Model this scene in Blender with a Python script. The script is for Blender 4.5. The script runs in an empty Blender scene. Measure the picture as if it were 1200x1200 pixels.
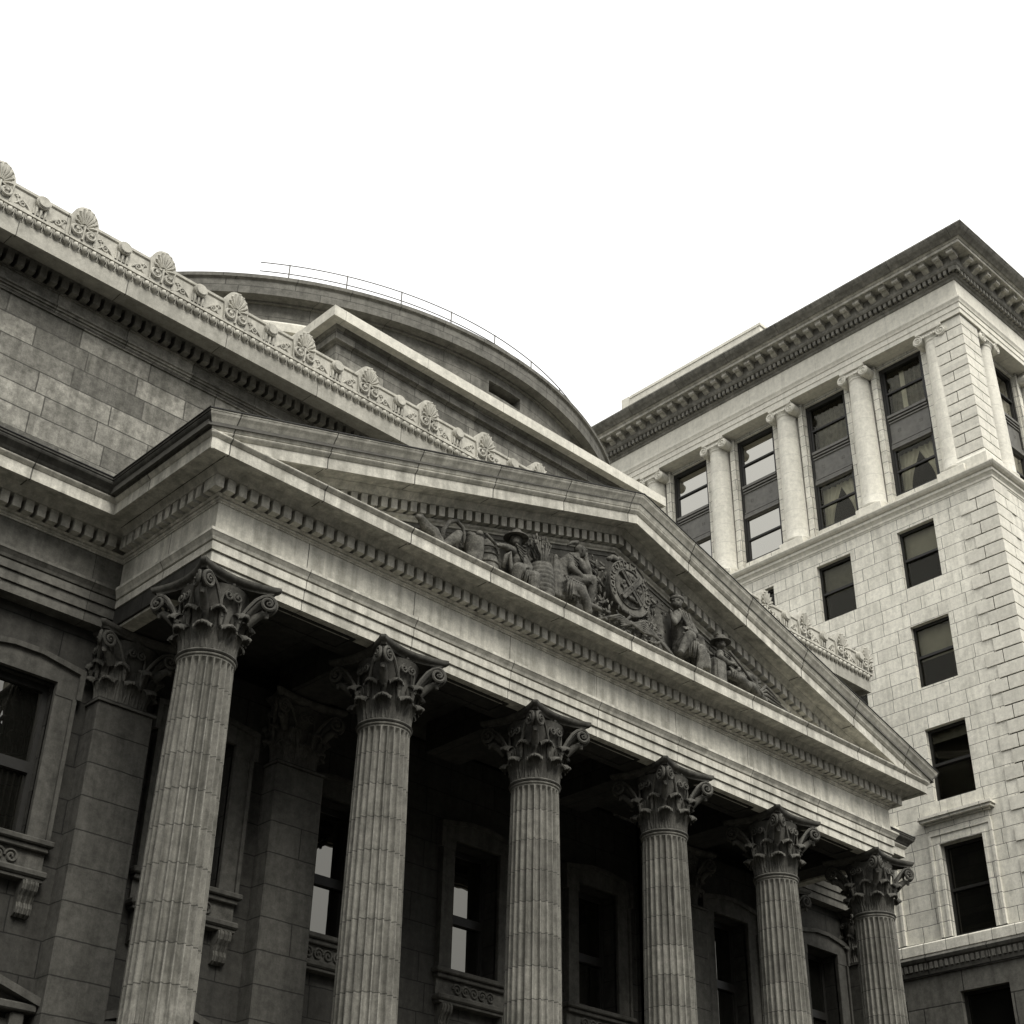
import bpy, bmesh, math, random
from mathutils import Vector, Matrix
random.seed(7)
PI = math.pi
sc = bpy.context.scene
col = sc.collection

# ------------------------------------------------------------------ helpers
class MB:
    """collects polygons, then links them as ONE mesh object"""
    def __init__(s): s.v = []; s.f = []
    def add(s, vs, fs):
        o = len(s.v); s.v.extend([tuple(p) for p in vs]); s.f.extend([tuple(i + o for i in f) for f in fs]); return s
    def box(s, x0, x1, y0, y1, z0, z1):
        return s.add([(x0,y0,z0),(x1,y0,z0),(x1,y1,z0),(x0,y1,z0),(x0,y0,z1),(x1,y0,z1),(x1,y1,z1),(x0,y1,z1)],
                     [(0,3,2,1),(4,5,6,7),(0,1,5,4),(1,2,6,5),(2,3,7,6),(3,0,4,7)])
    def bbox(s, x0, x1, y0, y1, z0, z1, b=0.015):
        """box with chamfered edges"""
        bm = bmesh.new(); bmesh.ops.create_cube(bm, size=1.0)
        for v in bm.verts:
            v.co = Vector(((x0+x1)/2 + v.co.x*(x1-x0), (y0+y1)/2 + v.co.y*(y1-y0), (z0+z1)/2 + v.co.z*(z1-z0)))
        bmesh.ops.bevel(bm, geom=bm.edges[:], offset=b, segments=1, affect='EDGES')
        return s.bm(bm)
    def bm(s, bm):
        bm.verts.index_update()
        s.add([v.co[:] for v in bm.verts], [tuple(v.index for v in f.verts) for f in bm.faces]); bm.free(); return s
    def prism(s, poly, axis, a, b):
        """extrude a 2D polygon along an axis from a to b; axis 'x': (y,z), 'y': (x,z), 'z': (x,y)"""
        n = len(poly)
        mk = {'x': lambda p, t: (t, p[0], p[1]), 'y': lambda p, t: (p[0], t, p[1]), 'z': lambda p, t: (p[0], p[1], t)}[axis]
        vs = [mk(p, a) for p in poly] + [mk(p, b) for p in poly]
        fs = [tuple(range(n))[::-1], tuple(range(n, 2*n))] + [(i, (i+1) % n, n+(i+1) % n, n+i) for i in range(n)]
        return s.add(vs, fs)
    def sweep(s, prof, path, skip_last=False, skip_first=False, closed=False, caps=True):
        """profile of (q,z), q measured outward (to the right of travel) along a mitred plan path"""
        P = [Vector((p[0], p[1])) for p in path]; n = len(P); offs = []
        for i in range(n):
            if closed: a, b = P[i-1], P[(i+1) % n]; d1 = (P[i]-a).normalized(); d2 = (b-P[i]).normalized()
            else:
                d1 = (P[i]-P[i-1]).normalized() if i > 0 else None
                d2 = (P[i+1]-P[i]).normalized() if i < n-1 else None
                d1 = d1 or d2; d2 = d2 or d1
            n1 = Vector((d1.y, -d1.x)); n2 = Vector((d2.y, -d2.x)); m = (n1+n2)
            m = m / max(1e-6, m.dot(n1)) if m.length > 1e-6 else n1
            offs.append(m)
        i0 = 1 if skip_first else 0; i1 = n-1 if skip_last else n
        idx = list(range(i0, i1)); k = len(prof); vs = []
        for i in idx:
            for q, z in prof: vs.append((P[i].x+offs[i].x*q, P[i].y+offs[i].y*q, z))
        fs = []; m = len(idx)
        for j in range(m if closed else m-1):
            a = j*k; b = ((j+1) % m)*k
            for t in range(k-1): fs.append((a+t, a+t+1, b+t+1, b+t))
        if not closed and caps:
            fs.append(tuple(range(k))); fs.append(tuple(range((m-1)*k, m*k))[::-1])
        return s.add(vs, fs)
    def tube(s, pts, r, n=8, closed=False, caps=True, flat=None):
        """round tube; r number or list"""
        pts = [Vector(p) for p in pts]; N = len(pts); up = Vector((0, 0, 1)); vs = []; fs = []
        prev = None
        for i, p in enumerate(pts):
            t = (pts[min(i+1, N-1)]-pts[max(i-1, 0)])
            if t.length < 1e-9: t = Vector((0,0,1))
            t.normalize()
            if prev is None:
                a = t.orthogonal().normalized()
            else:
                a = (prev - t*prev.dot(t)); a = a.normalized() if a.length > 1e-6 else t.orthogonal().normalized()
            prev = a; b = t.cross(a); rr = r[i] if isinstance(r, (list, tuple)) else r
            for j in range(n):
                an = 2*PI*j/n; vs.append(p + (a*math.cos(an)+b*math.sin(an))*rr)
        for i in range(N-1):
            for j in range(n): fs.append((i*n+j, i*n+(j+1) % n, (i+1)*n+(j+1) % n, (i+1)*n+j))
        if caps: fs.append(tuple(range(n))[::-1]); fs.append(tuple(range((N-1)*n, N*n)))
        return s.add(vs, fs)
    def lathe(s, prof, c=(0,0), n=32, a0=0.0, a1=2*PI):
        full = abs(a1-a0-2*PI) < 1e-6; m = n if full else n+1; vs = []; fs = []; k = len(prof)
        for j in range(m):
            an = a0+(a1-a0)*j/n
            for r, z in prof: vs.append((c[0]+r*math.cos(an), c[1]+r*math.sin(an), z))
        for j in range(n):
            a = j*k; b = ((j+1) % m)*k
            for t in range(k-1): fs.append((a+t, b+t, b+t+1, a+t+1))
        return s.add(vs, fs)
    def ball(s, c, r, sc3=(1,1,1), sub=1, rot=None):
        bm = bmesh.new(); bmesh.ops.create_icosphere(bm, subdivisions=sub, radius=1)
        for v in bm.verts:
            p = Vector((v.co.x*r*sc3[0], v.co.y*r*sc3[1], v.co.z*r*sc3[2]))
            if rot is not None: p = rot @ p
            v.co = p+Vector(c)
        return s.bm(bm)
    def chain(s, pts, sub=2):
        """limb: spheres with interpolated radii (to be fused by a remesh). pts: (x,y,z,r)"""
        for a, b in zip(pts[:-1], pts[1:]):
            A, B = Vector(a[:3]), Vector(b[:3]); L = (B-A).length; st = max(.012, min(a[3], b[3])*.45); n = max(1, int(L/st))
            for i in range(n+1):
                t = i/n; s.ball(A.lerp(B, t), a[3]*(1-t)+b[3]*t, sub=sub)
        return s
    def build(s, name, mat, parent=None, smooth=False, mats=None):
        me = bpy.data.meshes.new(name); me.from_pydata(s.v, [], s.f); me.validate(); me.update()
        bm = bmesh.new(); bm.from_mesh(me); bmesh.ops.recalc_face_normals(bm, faces=bm.faces); bm.to_mesh(me); bm.free()
        return link(name, me, mat, parent, smooth)
    def fused(s, name, mat, parent=None, voxel=.016, smooth_it=3):
        """the collected blobs fused into one continuous surface"""
        me = bpy.data.meshes.new(name+'_raw'); me.from_pydata(s.v, [], s.f); me.update()
        o = bpy.data.objects.new(name+'_raw', me); col.objects.link(o)
        m = o.modifiers.new('r', 'REMESH'); m.mode = 'VOXEL'; m.voxel_size = voxel
        if smooth_it:
            m2 = o.modifiers.new('s', 'SMOOTH'); m2.iterations = smooth_it; m2.factor = .5
        dg = bpy.context.evaluated_depsgraph_get(); me2 = bpy.data.meshes.new_from_object(o.evaluated_get(dg))
        bpy.data.objects.remove(o); bpy.data.meshes.remove(me)
        return link(name, me2, mat, parent, True)

def link(name, me, mat, parent=None, smooth=False):
    o = bpy.data.objects.new(name, me); col.objects.link(o)
    if mat: me.materials.append(mat)
    if smooth:
        for p in me.polygons: p.use_smooth = True
        if smooth != True:
            me.set_sharp_from_angle(angle=smooth)
    if parent: setp(o, parent)
    return o
def setp(o, p):
    o.parent = p
    if p.type == 'EMPTY': o.matrix_parent_inverse = Matrix.Translation(-p.location)
def thing(name, label, cat, loc, group=None):
    o = bpy.data.objects.new(name, None); col.objects.link(o); o.location = loc; o.empty_display_size = .2
    o['label'] = label; o['category'] = cat
    if group: o['group'] = group
    return o
def copy_part(src, parent, loc, rot=None):
    """a part with its own sub-parts (sub-parts are stored in the part's local frame)"""
    c = src.copy(); col.objects.link(c); c.location = loc
    if rot is not None: c.rotation_euler = rot
    c.parent = parent; c.matrix_parent_inverse = Matrix.Translation(-parent.location) if parent.type == 'EMPTY' else Matrix()
    for ch in src.children:
        d = ch.copy(); col.objects.link(d); d.parent = c; d.matrix_parent_inverse = ch.matrix_parent_inverse.copy()
    return c

# ------------------------------------------------------------------ materials
TINT = (1.0, 0.965, 0.83)
def rgb(v, t=TINT): return (v*t[0], v*t[1], v*t[2], 1)
class NT:
    def __init__(s, name):
        s.m = bpy.data.materials.new(name); s.m.use_nodes = True; s.t = s.m.node_tree; s.t.nodes.clear()
        s.out = s.n('ShaderNodeOutputMaterial')
    def n(s, ty, **kw):
        x = s.t.nodes.new(ty)
        for k, v in kw.items(): setattr(x, k, v)
        return x
    def l(s, a, b): s.t.links.new(a, b)
    def math(s, op, a, b=None, clamp=False):
        x = s.n('ShaderNodeMath', operation=op, use_clamp=clamp)
        for i, q in enumerate((a, b)):
            if q is None: continue
            if isinstance(q, (int, float)): x.inputs[i].default_value = q
            else: s.l(q, x.inputs[i])
        return x.outputs[0]
    def mix(s, f, a, b, blend='MIX'):
        x = s.n('ShaderNodeMix', data_type='RGBA', blend_type=blend)
        for i, q in ((0, f), (6, a), (7, b)):
            if isinstance(q, (int, float)): x.inputs[i].default_value = q
            elif isinstance(q, tuple): x.inputs[i].default_value = q
            else: s.l(q, x.inputs[i])
        return x.outputs[2]
    def noise(s, vec, scale, detail=4, rough=.55):
        x = s.n('ShaderNodeTexNoise'); x.inputs['Scale'].default_value = scale; x.inputs['Detail'].default_value = detail
        x.inputs['Roughness'].default_value = rough; s.l(vec, x.inputs['Vector']); return x.outputs[0]
    def ramp(s, f, a, b, lo=0., hi=1.):
        x = s.n('ShaderNodeMapRange'); x.inputs[1].default_value = a; x.inputs[2].default_value = b
        x.inputs[3].default_value = lo; x.inputs[4].default_value = hi; s.l(f, x.inputs[0]); return x.outputs[0]
    def vscale(s, vec, k):
        x = s.n('ShaderNodeVectorMath', operation='MULTIPLY'); s.l(vec, x.inputs[0]); x.inputs[1].default_value = k; return x.outputs[0]

def stone(name, base, var=.25, block=None, patch=.35, streak=.3, grain=.12, joint=.35, bump=.5, rough=.88, cyl=False, mottle=.22, seed=0.0, jbump=1.0):
    """block = (course height, block length, joint width, offset, z0)"""
    g = NT(name); geo = g.n('ShaderNodeNewGeometry'); pos = geo.outputs['Position']
    off = g.n('ShaderNodeVectorMath', operation='ADD'); g.l(pos, off.inputs[0]); off.inputs[1].default_value = (seed*3.1, seed*1.7, 0)
    pos2 = off.outputs[0]
    big = g.noise(pos2, .45, 5, .6); med = g.noise(pos2, 2.6, 6, .65); fine = g.noise(pos2, 38, 4, .7)
    st = g.noise(g.vscale(pos2, (5.5, 5.5, .32)), 1.0, 5, .6)
    c = rgb(base); hfac = None
    if block:
        ch, bl, jw, ofs, z0 = block
        sp = g.n('ShaderNodeSeparateXYZ'); g.l(pos, sp.inputs[0])
        sn = g.n('ShaderNodeSeparateXYZ'); g.l(geo.outputs['True Normal'], sn.inputs[0])
        ax = g.math('ABSOLUTE', sn.outputs[0]); f = g.math('GREATER_THAN', ax, .6)
        if cyl: u = g.math('MULTIPLY', sp.outputs[0], 0.9)
        else:
            u = g.math('ADD', g.math('MULTIPLY', sp.outputs[1], f), g.math('MULTIPLY', sp.outputs[0], g.math('SUBTRACT', 1.0, f)))
        wob = g.math('MULTIPLY', g.math('SUBTRACT', med, .5), .035 if not cyl else .05)
        zz = g.math('ADD', g.math('SUBTRACT', sp.outputs[2], z0), wob)
        cb = g.n('ShaderNodeCombineXYZ'); g.l(g.math('ADD', g.math('ADD', u, 200*bl+.41*bl), wob), cb.inputs[0]); g.l(g.math('ADD', zz, 200*ch), cb.inputs[1])
        br = g.n('ShaderNodeTexBrick', offset=ofs, offset_frequency=2, squash=.72, squash_frequency=3)
        g.l(cb.outputs[0], br.inputs['Vector'])
        br.inputs['Scale'].default_value = 1; br.inputs['Mortar Size'].default_value = jw; br.inputs['Mortar Smooth'].default_value = .25
        br.inputs['Bias'].default_value = 0; br.inputs['Brick Width'].default_value = bl; br.inputs['Row Height'].default_value = ch
        br.inputs['Color1'].default_value = rgb(base*(1-var)); br.inputs['Color2'].default_value = rgb(base*(1+var)); br.inputs['Mortar'].default_value = rgb(base)
        c = br.outputs['Color']; hfac = br.outputs['Fac']
    dark = rgb(base*.38, (1.0, .97, .80))
    c = g.mix(g.ramp(med, .49, .62, 0, patch), c, dark)
    c = g.mix(g.ramp(big, .44, .60, 0, patch*.8), c, rgb(base*.6))
    c = g.mix(g.ramp(st, .49, .63, 0, streak), c, dark)
    c = g.mix(g.ramp(st, .36, .47, streak*.7, 0), c, rgb(base*1.4))
    mot = g.ramp(g.noise(pos2, 7.5, 7, .72), .36, .64, 1-mottle, 1+mottle)
    gr = g.math('MULTIPLY', g.ramp(fine, .32, .68, 1-grain, 1+grain), mot)
    cm = g.n('ShaderNodeVectorMath', operation='SCALE'); g.l(c, cm.inputs[0]); g.l(gr, cm.inputs['Scale']); c = cm.outputs[0]
    if hfac is not None: c = g.mix(g.math('MULTIPLY', hfac, joint), c, rgb(base*.12))
    h = g.math('ADD', g.math('MULTIPLY', fine, .25), g.math('MULTIPLY', med, .5))
    b = g.n('ShaderNodeBump'); b.inputs['Strength'].default_value = bump; b.inputs['Distance'].default_value = .018
    if hfac is not None: h = g.math('SUBTRACT', h, g.math('MULTIPLY', hfac, jbump))
    g.l(h, b.inputs['Height'])
    p = g.n('ShaderNodeBsdfPrincipled'); p.inputs['Roughness'].default_value = rough; p.inputs['Specular IOR Level'].default_value = .25
    g.l(c, p.inputs['Base Color']); g.l(b.outputs[0], p.inputs['Normal']); g.l(p.outputs[0], g.out.inputs[0])
    return g.m
def plain(name, base, rough=.6, spec=.3, tint=TINT, var=.2, metal=0.0):
    g = NT(name); geo = g.n('ShaderNodeNewGeometry'); nz = g.noise(geo.outputs['Position'], 6, 5)
    c = g.mix(g.ramp(nz, .3, .7), rgb(base*(1-var), tint), rgb(base*(1+var), tint))
    p = g.n('ShaderNodeBsdfPrincipled'); p.inputs['Roughness'].default_value = rough; p.inputs['Specular IOR Level'].default_value = spec; p.inputs['Metallic'].default_value = metal
    g.l(c, p.inputs['Base Color']); g.l(p.outputs[0], g.out.inputs[0]); return g.m
def glass(name, ior=2.3, see=.0, wav=.004):
    """window glass: mirror-like by Fresnel over a dark (or see-through) body"""
    g = NT(name); geo = g.n('ShaderNodeNewGeometry')
    nz = g.noise(geo.outputs['Position'], 1.3, 2); b = g.n('ShaderNodeBump'); b.inputs['Strength'].default_value = .5; b.inputs['Distance'].default_value = wav; g.l(nz, b.inputs['Height'])
    fr = g.n('ShaderNodeFresnel'); fr.inputs[0].default_value = ior; g.l(b.outputs[0], fr.inputs[1])
    gl = g.n('ShaderNodeBsdfGlossy'); gl.inputs['Roughness'].default_value = .015; gl.inputs[0].default_value = (1, .975, .88, 1); g.l(b.outputs[0], gl.inputs['Normal'])
    if see > 0:
        tr = g.n('ShaderNodeBsdfTransparent'); tr.inputs[0].default_value = (see, see, see*.95, 1)
    else:
        tr = g.n('ShaderNodeBsdfDiffuse'); tr.inputs[0].default_value = (.006, .006, .005, 1)
    mx = g.n('ShaderNodeMixShader'); g.l(fr.outputs[0], mx.inputs[0]); g.l(tr.outputs[0], mx.inputs[1]); g.l(gl.outputs[0], mx.inputs[2]); g.l(mx.outputs[0], g.out.inputs[0]); return g.m

M = {}
M['upper_wall'] = stone('upper_wall_ashlar', .205, .52, (.44, 1.45, .013, .42, 4.24), patch=.5, streak=.35, grain=.2, joint=.6, bump=1.0, mottle=.3)
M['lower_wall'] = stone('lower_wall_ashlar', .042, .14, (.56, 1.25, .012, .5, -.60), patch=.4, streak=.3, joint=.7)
M['surround'] = stone('window_surround_stone', .075, .1, None, patch=.4, streak=.35)
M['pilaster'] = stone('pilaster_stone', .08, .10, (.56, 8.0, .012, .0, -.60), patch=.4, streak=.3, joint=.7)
M['entab'] = stone('entablature_stone', .56, .07, (60.0, 2.35, .009, .0, -30.0), patch=.42, streak=.45, grain=.12, joint=.9, bump=.5, mottle=.13)
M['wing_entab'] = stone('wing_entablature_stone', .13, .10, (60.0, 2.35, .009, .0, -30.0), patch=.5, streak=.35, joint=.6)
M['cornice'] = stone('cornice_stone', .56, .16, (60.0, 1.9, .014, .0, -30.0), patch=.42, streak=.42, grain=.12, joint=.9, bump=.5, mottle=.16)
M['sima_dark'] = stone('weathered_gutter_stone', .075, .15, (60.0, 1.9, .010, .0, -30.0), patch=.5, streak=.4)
M['upper_dentil'] = stone('sooty_upper_dentil_stone', .20, .1, None, patch=.5, streak=.4, grain=.15)
M['dentil'] = stone('dentil_stone', .56, .1, None, patch=.35, streak=.35, grain=.1, bump=.3)
M['column'] = stone('column_shaft_stone', .195, .22, (.56, 8.0, .010, .0, -.6), patch=.5, streak=.6, grain=.15, joint=.65, cyl=True, bump=.5, mottle=.2)
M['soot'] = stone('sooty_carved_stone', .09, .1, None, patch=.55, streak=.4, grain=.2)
M['relief'] = stone('relief_stone', .125, .1, None, patch=.7, streak=.35, grain=.3, bump=1.0, mottle=.5)
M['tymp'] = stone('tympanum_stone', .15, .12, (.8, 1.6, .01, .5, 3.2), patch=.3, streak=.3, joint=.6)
M['parapet'] = stone('pale_parapet_stone', .50, .06, (60.0, 2.2, .008, .0, -30.0), patch=.28, streak=.30, grain=.12, joint=.6, bump=.3, mottle=.13)
M['upper_corn'] = stone('upper_cornice_stone', .40, .22, (60.0, 2.2, .010, .37, -30.0), patch=.3, streak=.2, joint=.8, bump=.35, seed=2, mottle=.13)
M['attic'] = stone('attic_stone', .20, .34, (.46, 1.3, .011, .5, 6.8), patch=.5, streak=.35, joint=.6)
M['drum'] = stone('drum_stone', .15, .1, (.62, 1.6, .010, .5, 10.0), patch=.4, streak=.3, joint=.6)
M['coping'] = stone('pale_coping_stone', .66, .08, (60.0, 2.4, .008, .0, -30.0), patch=.18, streak=.15, grain=.08, joint=.5, bump=.3, mottle=.13)
M['office'] = stone('office_limestone', .74, .09, (.437, .98, .009, .5, .90), patch=.22, streak=.22, grain=.10, joint=1.0, bump=.45, jbump=.8, mottle=.12)
M['office_plain'] = stone('office_trim_stone', .74, .05, (60.0, 1.5, .005, .0, -30.0), patch=.15, streak=.12, grain=.05, joint=.45, bump=.25, mottle=.10)
M['office_quoin'] = stone('office_quoin_stone', .70, .10, (.437, 30.0, .002, .0, .90), patch=.15, streak=.10, grain=.05, joint=.2, bump=.3, seed=1, mottle=.10)
M['office_base'] = stone('office_base_stone', .14, .10, (.85, 1.9, .02, .5, .88), patch=.3, streak=.3, joint=.85)
M['office_column'] = stone('office_column_stone', .74, .07, (.78, 30.0, .006, .0, 15.9), patch=.14, streak=.10, grain=.05, joint=.35, cyl=True, bump=.25, jbump=.5, mottle=.10)
M['office_corn'] = stone('office_cornice_stone', .50, .1, (60.0, 1.2, .008, .0, -30.0), patch=.4, streak=.3, joint=.6)
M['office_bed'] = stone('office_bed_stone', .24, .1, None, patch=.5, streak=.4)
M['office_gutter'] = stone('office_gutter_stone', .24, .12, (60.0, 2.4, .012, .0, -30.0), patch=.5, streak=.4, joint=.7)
M['groove'] = plain('dark_joint', .05, .95, .05)
M['frame'] = plain('dark_painted_sash', .018, .45, .3)
M['spandrel'] = plain('dark_spandrel_metal', .12, .5, .4)
M['glass'] = glass('dark_glass', 2.3)
M['glass_see'] = glass('clear_glass', 1.2, .88)
M['glass_dark'] = glass('unlit_room_glass', 1.3)
M['room'] = plain('unlit_room', .02, .95, .05)
M['curtain'] = plain('curtain_cloth', .62, .9, .1, var=.08)
M['blind'] = plain('roller_blind_cloth', .28, .9, .1, var=.06)
M['blind_dim'] = plain('shaded_blind_cloth', .13, .9, .1, var=.15)
M['rail'] = plain('railing_metal', .12, .5, .4)
M['flash'] = plain('lead_flashing_metal', .03, .6, .3)
M['roof'] = plain('lead_roof', .10, .7, .3)
M['asphalt'] = plain('asphalt', .04, .9, .2)
M['pave'] = stone('paving_stone', .05, .12, (.9, .9, .01, .5, 0), patch=.3, streak=.1)
M['step'] = stone('step_granite', .22, .1, None, patch=.3)
M['paint'] = plain('road_paint', .6, .7, .2)
M['twig'] = plain('dry_twig', .22, .9, .1)

# ------------------------------------------------------------------ dimensions (z = 0 is the neck of the columns, ground at GZ)
GZ = -12.0
S = 3.6; R0 = .438; L = -R0; RR = 18+R0; X0 = 9.0
YW = 2.9            # wing frieze plane
XL = -10.9; XR = 21.9
bank = thing('bank_building', 'sooty neoclassical stone bank with six-column portico, carved pediment and round roof drum', 'bank', (9, 8, GZ))
office = thing('office_building', 'tall pale limestone office block with dark sash windows, rising beside the columned bank', 'office building', (34, 8, GZ))

def dentils_line(mb, axis, fixed, a0, a1, z0, z1, back, front, sp=.224, wd=.148):
    """dentils along x (axis 'x', fixed=y plane, outward -y) or along y (axis 'y', fixed=x plane, outward sign)"""
    n = int(round((a1-a0)/sp)); st = (a1-a0)/n
    for i in range(n+1):
        c = a0+st*i
        if axis == 'x': mb.box(c-wd/2, c+wd/2, fixed-front, fixed-back, z0, z1)
        elif axis == 'y-': mb.box(fixed-front, fixed-back, c-wd/2, c+wd/2, z0, z1)
        else: mb.box(fixed+back, fixed+front, c-wd/2, c+wd/2, z0, z1)

# ------------------------------------------------------------------ bank: main entablature
path_main = [(XL, 30), (XL, YW), (L, YW), (L, 0), (RR, 0), (RR, YW), (XR, YW), (XR, 30)]
arch = [(-.30,1.36),(-.30,1.256),(-.035,1.256),(-.035,1.425),(-.05,1.44),(.0,1.44),(.0,1.615),(-.015,1.63),(.035,1.63),(.035,1.775),(.02,1.79),(.055,1.80),(.075,1.845),(.115,1.90),(.13,1.915),(.13,1.965),(.03,2.02),(.0,2.03),(-.30,2.03)]
frieze = [(-.30,2.03),(0,2.03),(0,2.52),(-.30,2.52)]
bed = [(-.30,2.52),(.02,2.52),(.02,2.545),(.045,2.555),(.055,2.575),(.045,2.595),(.075,2.60),(.10,2.632),(.0,2.634),(.0,2.86),(.25,2.865),(.265,2.90),(.30,2.945),(.335,2.985),(-.30,2.985)]
corona = [(-.30,2.985),(.615,2.985),(.625,2.941),(.688,2.941),(.688,3.154),(.70,3.156),(.745,3.20),(.755,3.215),(.755,3.235),(-.30,3.30)]
sima = [(.60,3.154),(.70,3.158),(.735,3.20),(.76,3.235),(.775,3.25),(.80,3.29),(.84,3.33),(.885,3.37),(.90,3.40),(.90,3.43),(.918,3.435),(.918,3.472),(.0,3.50),(.0,3.20)]
front = [(L, YW), (L, 0), (RR, 0), (RR, YW)]
left = [(XL, 30), (XL, YW), (L, YW), (L, 0)]; right = [(RR, 0), (RR, YW), (XR, YW), (XR, 30)]
MB().sweep(arch, front).build('portico_architrave', M['entab'], bank)
MB().sweep(frieze, front).build('portico_frieze', M['entab'], bank)
MB().sweep(arch, [(XL, 30), (XL, YW), (L-.001, YW)]).build('wing_architrave', M['wing_entab'], bank)
MB().sweep(frieze, [(XL, 30), (XL, YW), (L-.001, YW)]).build('wing_frieze', M['wing_entab'], bank)
MB().sweep(arch, [(RR+.001, YW), (XR, YW), (XR, 30)]).build('wing_architrave', M['wing_entab'], bank)
MB().sweep(frieze, [(RR+.001, YW), (XR, YW), (XR, 30)]).build('wing_frieze', M['wing_entab'], bank)
MB().sweep(corona, path_main).build('main_cornice', M['cornice'], bank)
mb = MB().sweep(bed, path_main)
dentils_line(mb, 'x', 0, L-.17, RR+.17, 2.636, 2.858, -.01, .24)
dentils_line(mb, 'y-', L, -.17+.224, YW-.30, 2.636, 2.858, -.01, .24)
dentils_line(mb, 'y+', RR, -.17+.224, YW-.30, 2.636, 2.858, -.01, .24)
dentils_line(mb, 'x', YW, XL, L-.40, 2.636, 2.858, -.01, .24)
dentils_line(mb, 'x', YW, RR+.40, XR+.17, 2.636, 2.858, -.01, .24)
mb.build('dentil_course', M['dentil'], bank)
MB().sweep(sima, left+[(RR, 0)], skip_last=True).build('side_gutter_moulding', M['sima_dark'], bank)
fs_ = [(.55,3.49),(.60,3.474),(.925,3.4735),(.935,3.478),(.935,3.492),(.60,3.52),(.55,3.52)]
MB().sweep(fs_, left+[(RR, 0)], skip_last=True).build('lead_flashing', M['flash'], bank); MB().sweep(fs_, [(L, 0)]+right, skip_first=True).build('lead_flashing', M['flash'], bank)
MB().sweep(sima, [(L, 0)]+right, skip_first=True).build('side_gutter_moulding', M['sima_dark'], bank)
# portico ceiling with beams, seen from below
mb = MB()
mb.box(L+.2, RR-.2, .31, YW+.9, 1.95, 2.1)
for k in range(6):
    mb.box(k*S-.45, k*S+.45, .30, YW+.2, 1.30, 1.96)
mb.box(L+.31, RR-.31, .305, .86, 1.262, 1.96)
for k in range(5):           # raised rims of the soffit panels between the columns
    a, b = k*S+.95, (k+1)*S-.95
    for (x0, x1, y0, y1) in ((a, b, .18, .24), (a, b, .66, .72), (a, a+.06, .24, .66), (b-.06, b, .24, .66)): mb.box(x0, x1, y0, y1, 1.235, 1.30)
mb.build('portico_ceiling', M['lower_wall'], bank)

# ------------------------------------------------------------------ pediment
m_ = .304; XS = L-.906
def rz(x): return 3.472+m_*(x-XS)
def rake(prof, name, mat, qshift=0):
    """prof (q, dz) swept along both slopes; mitred over the apex"""
    mb = MB(); k = len(prof); vs = []
    for q, dz in prof: vs.append((L-max(q, .0), -q, rz(L-max(q, .0))+dz))
    for q, dz in prof: vs.append((X0, -q, rz(X0)+dz))
    for q, dz in prof: vs.append((2*X0-(L-max(q, .0)), -q, rz(L-max(q, .0))+dz))
    fs = []
    for j in (0, 1):
        for t in range(k-1): fs.append((j*k+t, j*k+t+1, (j+1)*k+t+1, (j+1)*k+t))
    fs.append(tuple(range(k))); fs.append(tuple(range(2*k, 3*k))[::-1])
    mb.add(vs, fs)
    return mb
rs = [(-.2,-.31),(.735,-.31),(.75,-.295),(.76,-.27),(.79,-.20),(.84,-.125),(.88,-.075),(.892,-.05),(.895,-.035),(.906,-.03),(.906,0.0),(.86,.02),(-.2,.03)]
rake(rs, '', None).build('raking_gutter_moulding', M['cornice'], bank)
ro = [(-.2,-.405),(.692,-.405),(.705,-.395),(.74,-.355),(.752,-.335),(.752,-.322),(.72,-.318),(.70,-.31),(-.2,-.31)]
rake(ro, '', None).build('raking_ovolo', M['cornice'], bank)
rc = [(-.2,-.58),(.62,-.58),(.63,-.62),(.684,-.62),(.684,-.405),(-.2,-.405)]
rake(rc, '', None).build('raking_corona', M['cornice'], bank)
rb = [(-.2,-1.06),(.04,-1.06),(.05,-1.03),(.09,-1.0),(.10,-.965),(.10,-.955),(.0,-.953),(.0,-.73),(.24,-.725),(.255,-.69),(.29,-.64),(.325,-.60),(.33,-.58),(-.2,-.58)]
mb = rake(rb, '', None)
n = int((X0-L)/.224)
for i in range(-n, n+1):
    x = X0+i*.224; xa = x if x <= X0 else 2*X0-x
    zt = rz(xa)-.735
    if zt-.2 < 3.15: continue
    w = .07; ms = m_ if x <= X0 else -m_
    if i == 0: ms = 0
    P = [(x-w, zt-.21-ms*w), (x+w, zt-.21+ms*w), (x+w, zt+ms*w), (x-w, zt-ms*w)]
    mb.prism(P, 'y', -.235, .01)
mb.build('raking_dentil_course', M['dentil'], bank)
fl = [(.60,.021),(.908,.001),(.925,.0),(.925,.018),(.60,.05)]
rake(fl, '', None).build('lead_flashing', M['flash'], bank)
# tympanum with a sunk border fillet
tb = 3.2
zt = rz(X0)-1.02; hx = (zt-tb)/m_
ty = MB().prism([(X0-hx, tb), (X0+hx, tb), (X0, zt)], 'y', -.005, .35)
fz = zt-.10
for sgn in (-1, 1):
    ty.prism([(X0, fz), (X0, fz-.045), (X0+sgn*(hx-.6), fz-.045-m_*(hx-.6)), (X0+sgn*(hx-.6), fz-m_*(hx-.6))], 'y', -.03, .0)
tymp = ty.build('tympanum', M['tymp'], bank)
# roof slabs of the pediment
rf = MB()
for sgn in (-1, 1):
    xe = X0+sgn*(X0-XS-.05); ze = 3.44
    rf.prism([(X0, rz(X0)+.035), (X0, rz(X0)-.2), (xe, ze-.2), (xe, ze+.02)], 'y', -.80, YW+.1)
rf.build('pediment_roof', M['roof'], bank)

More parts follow.
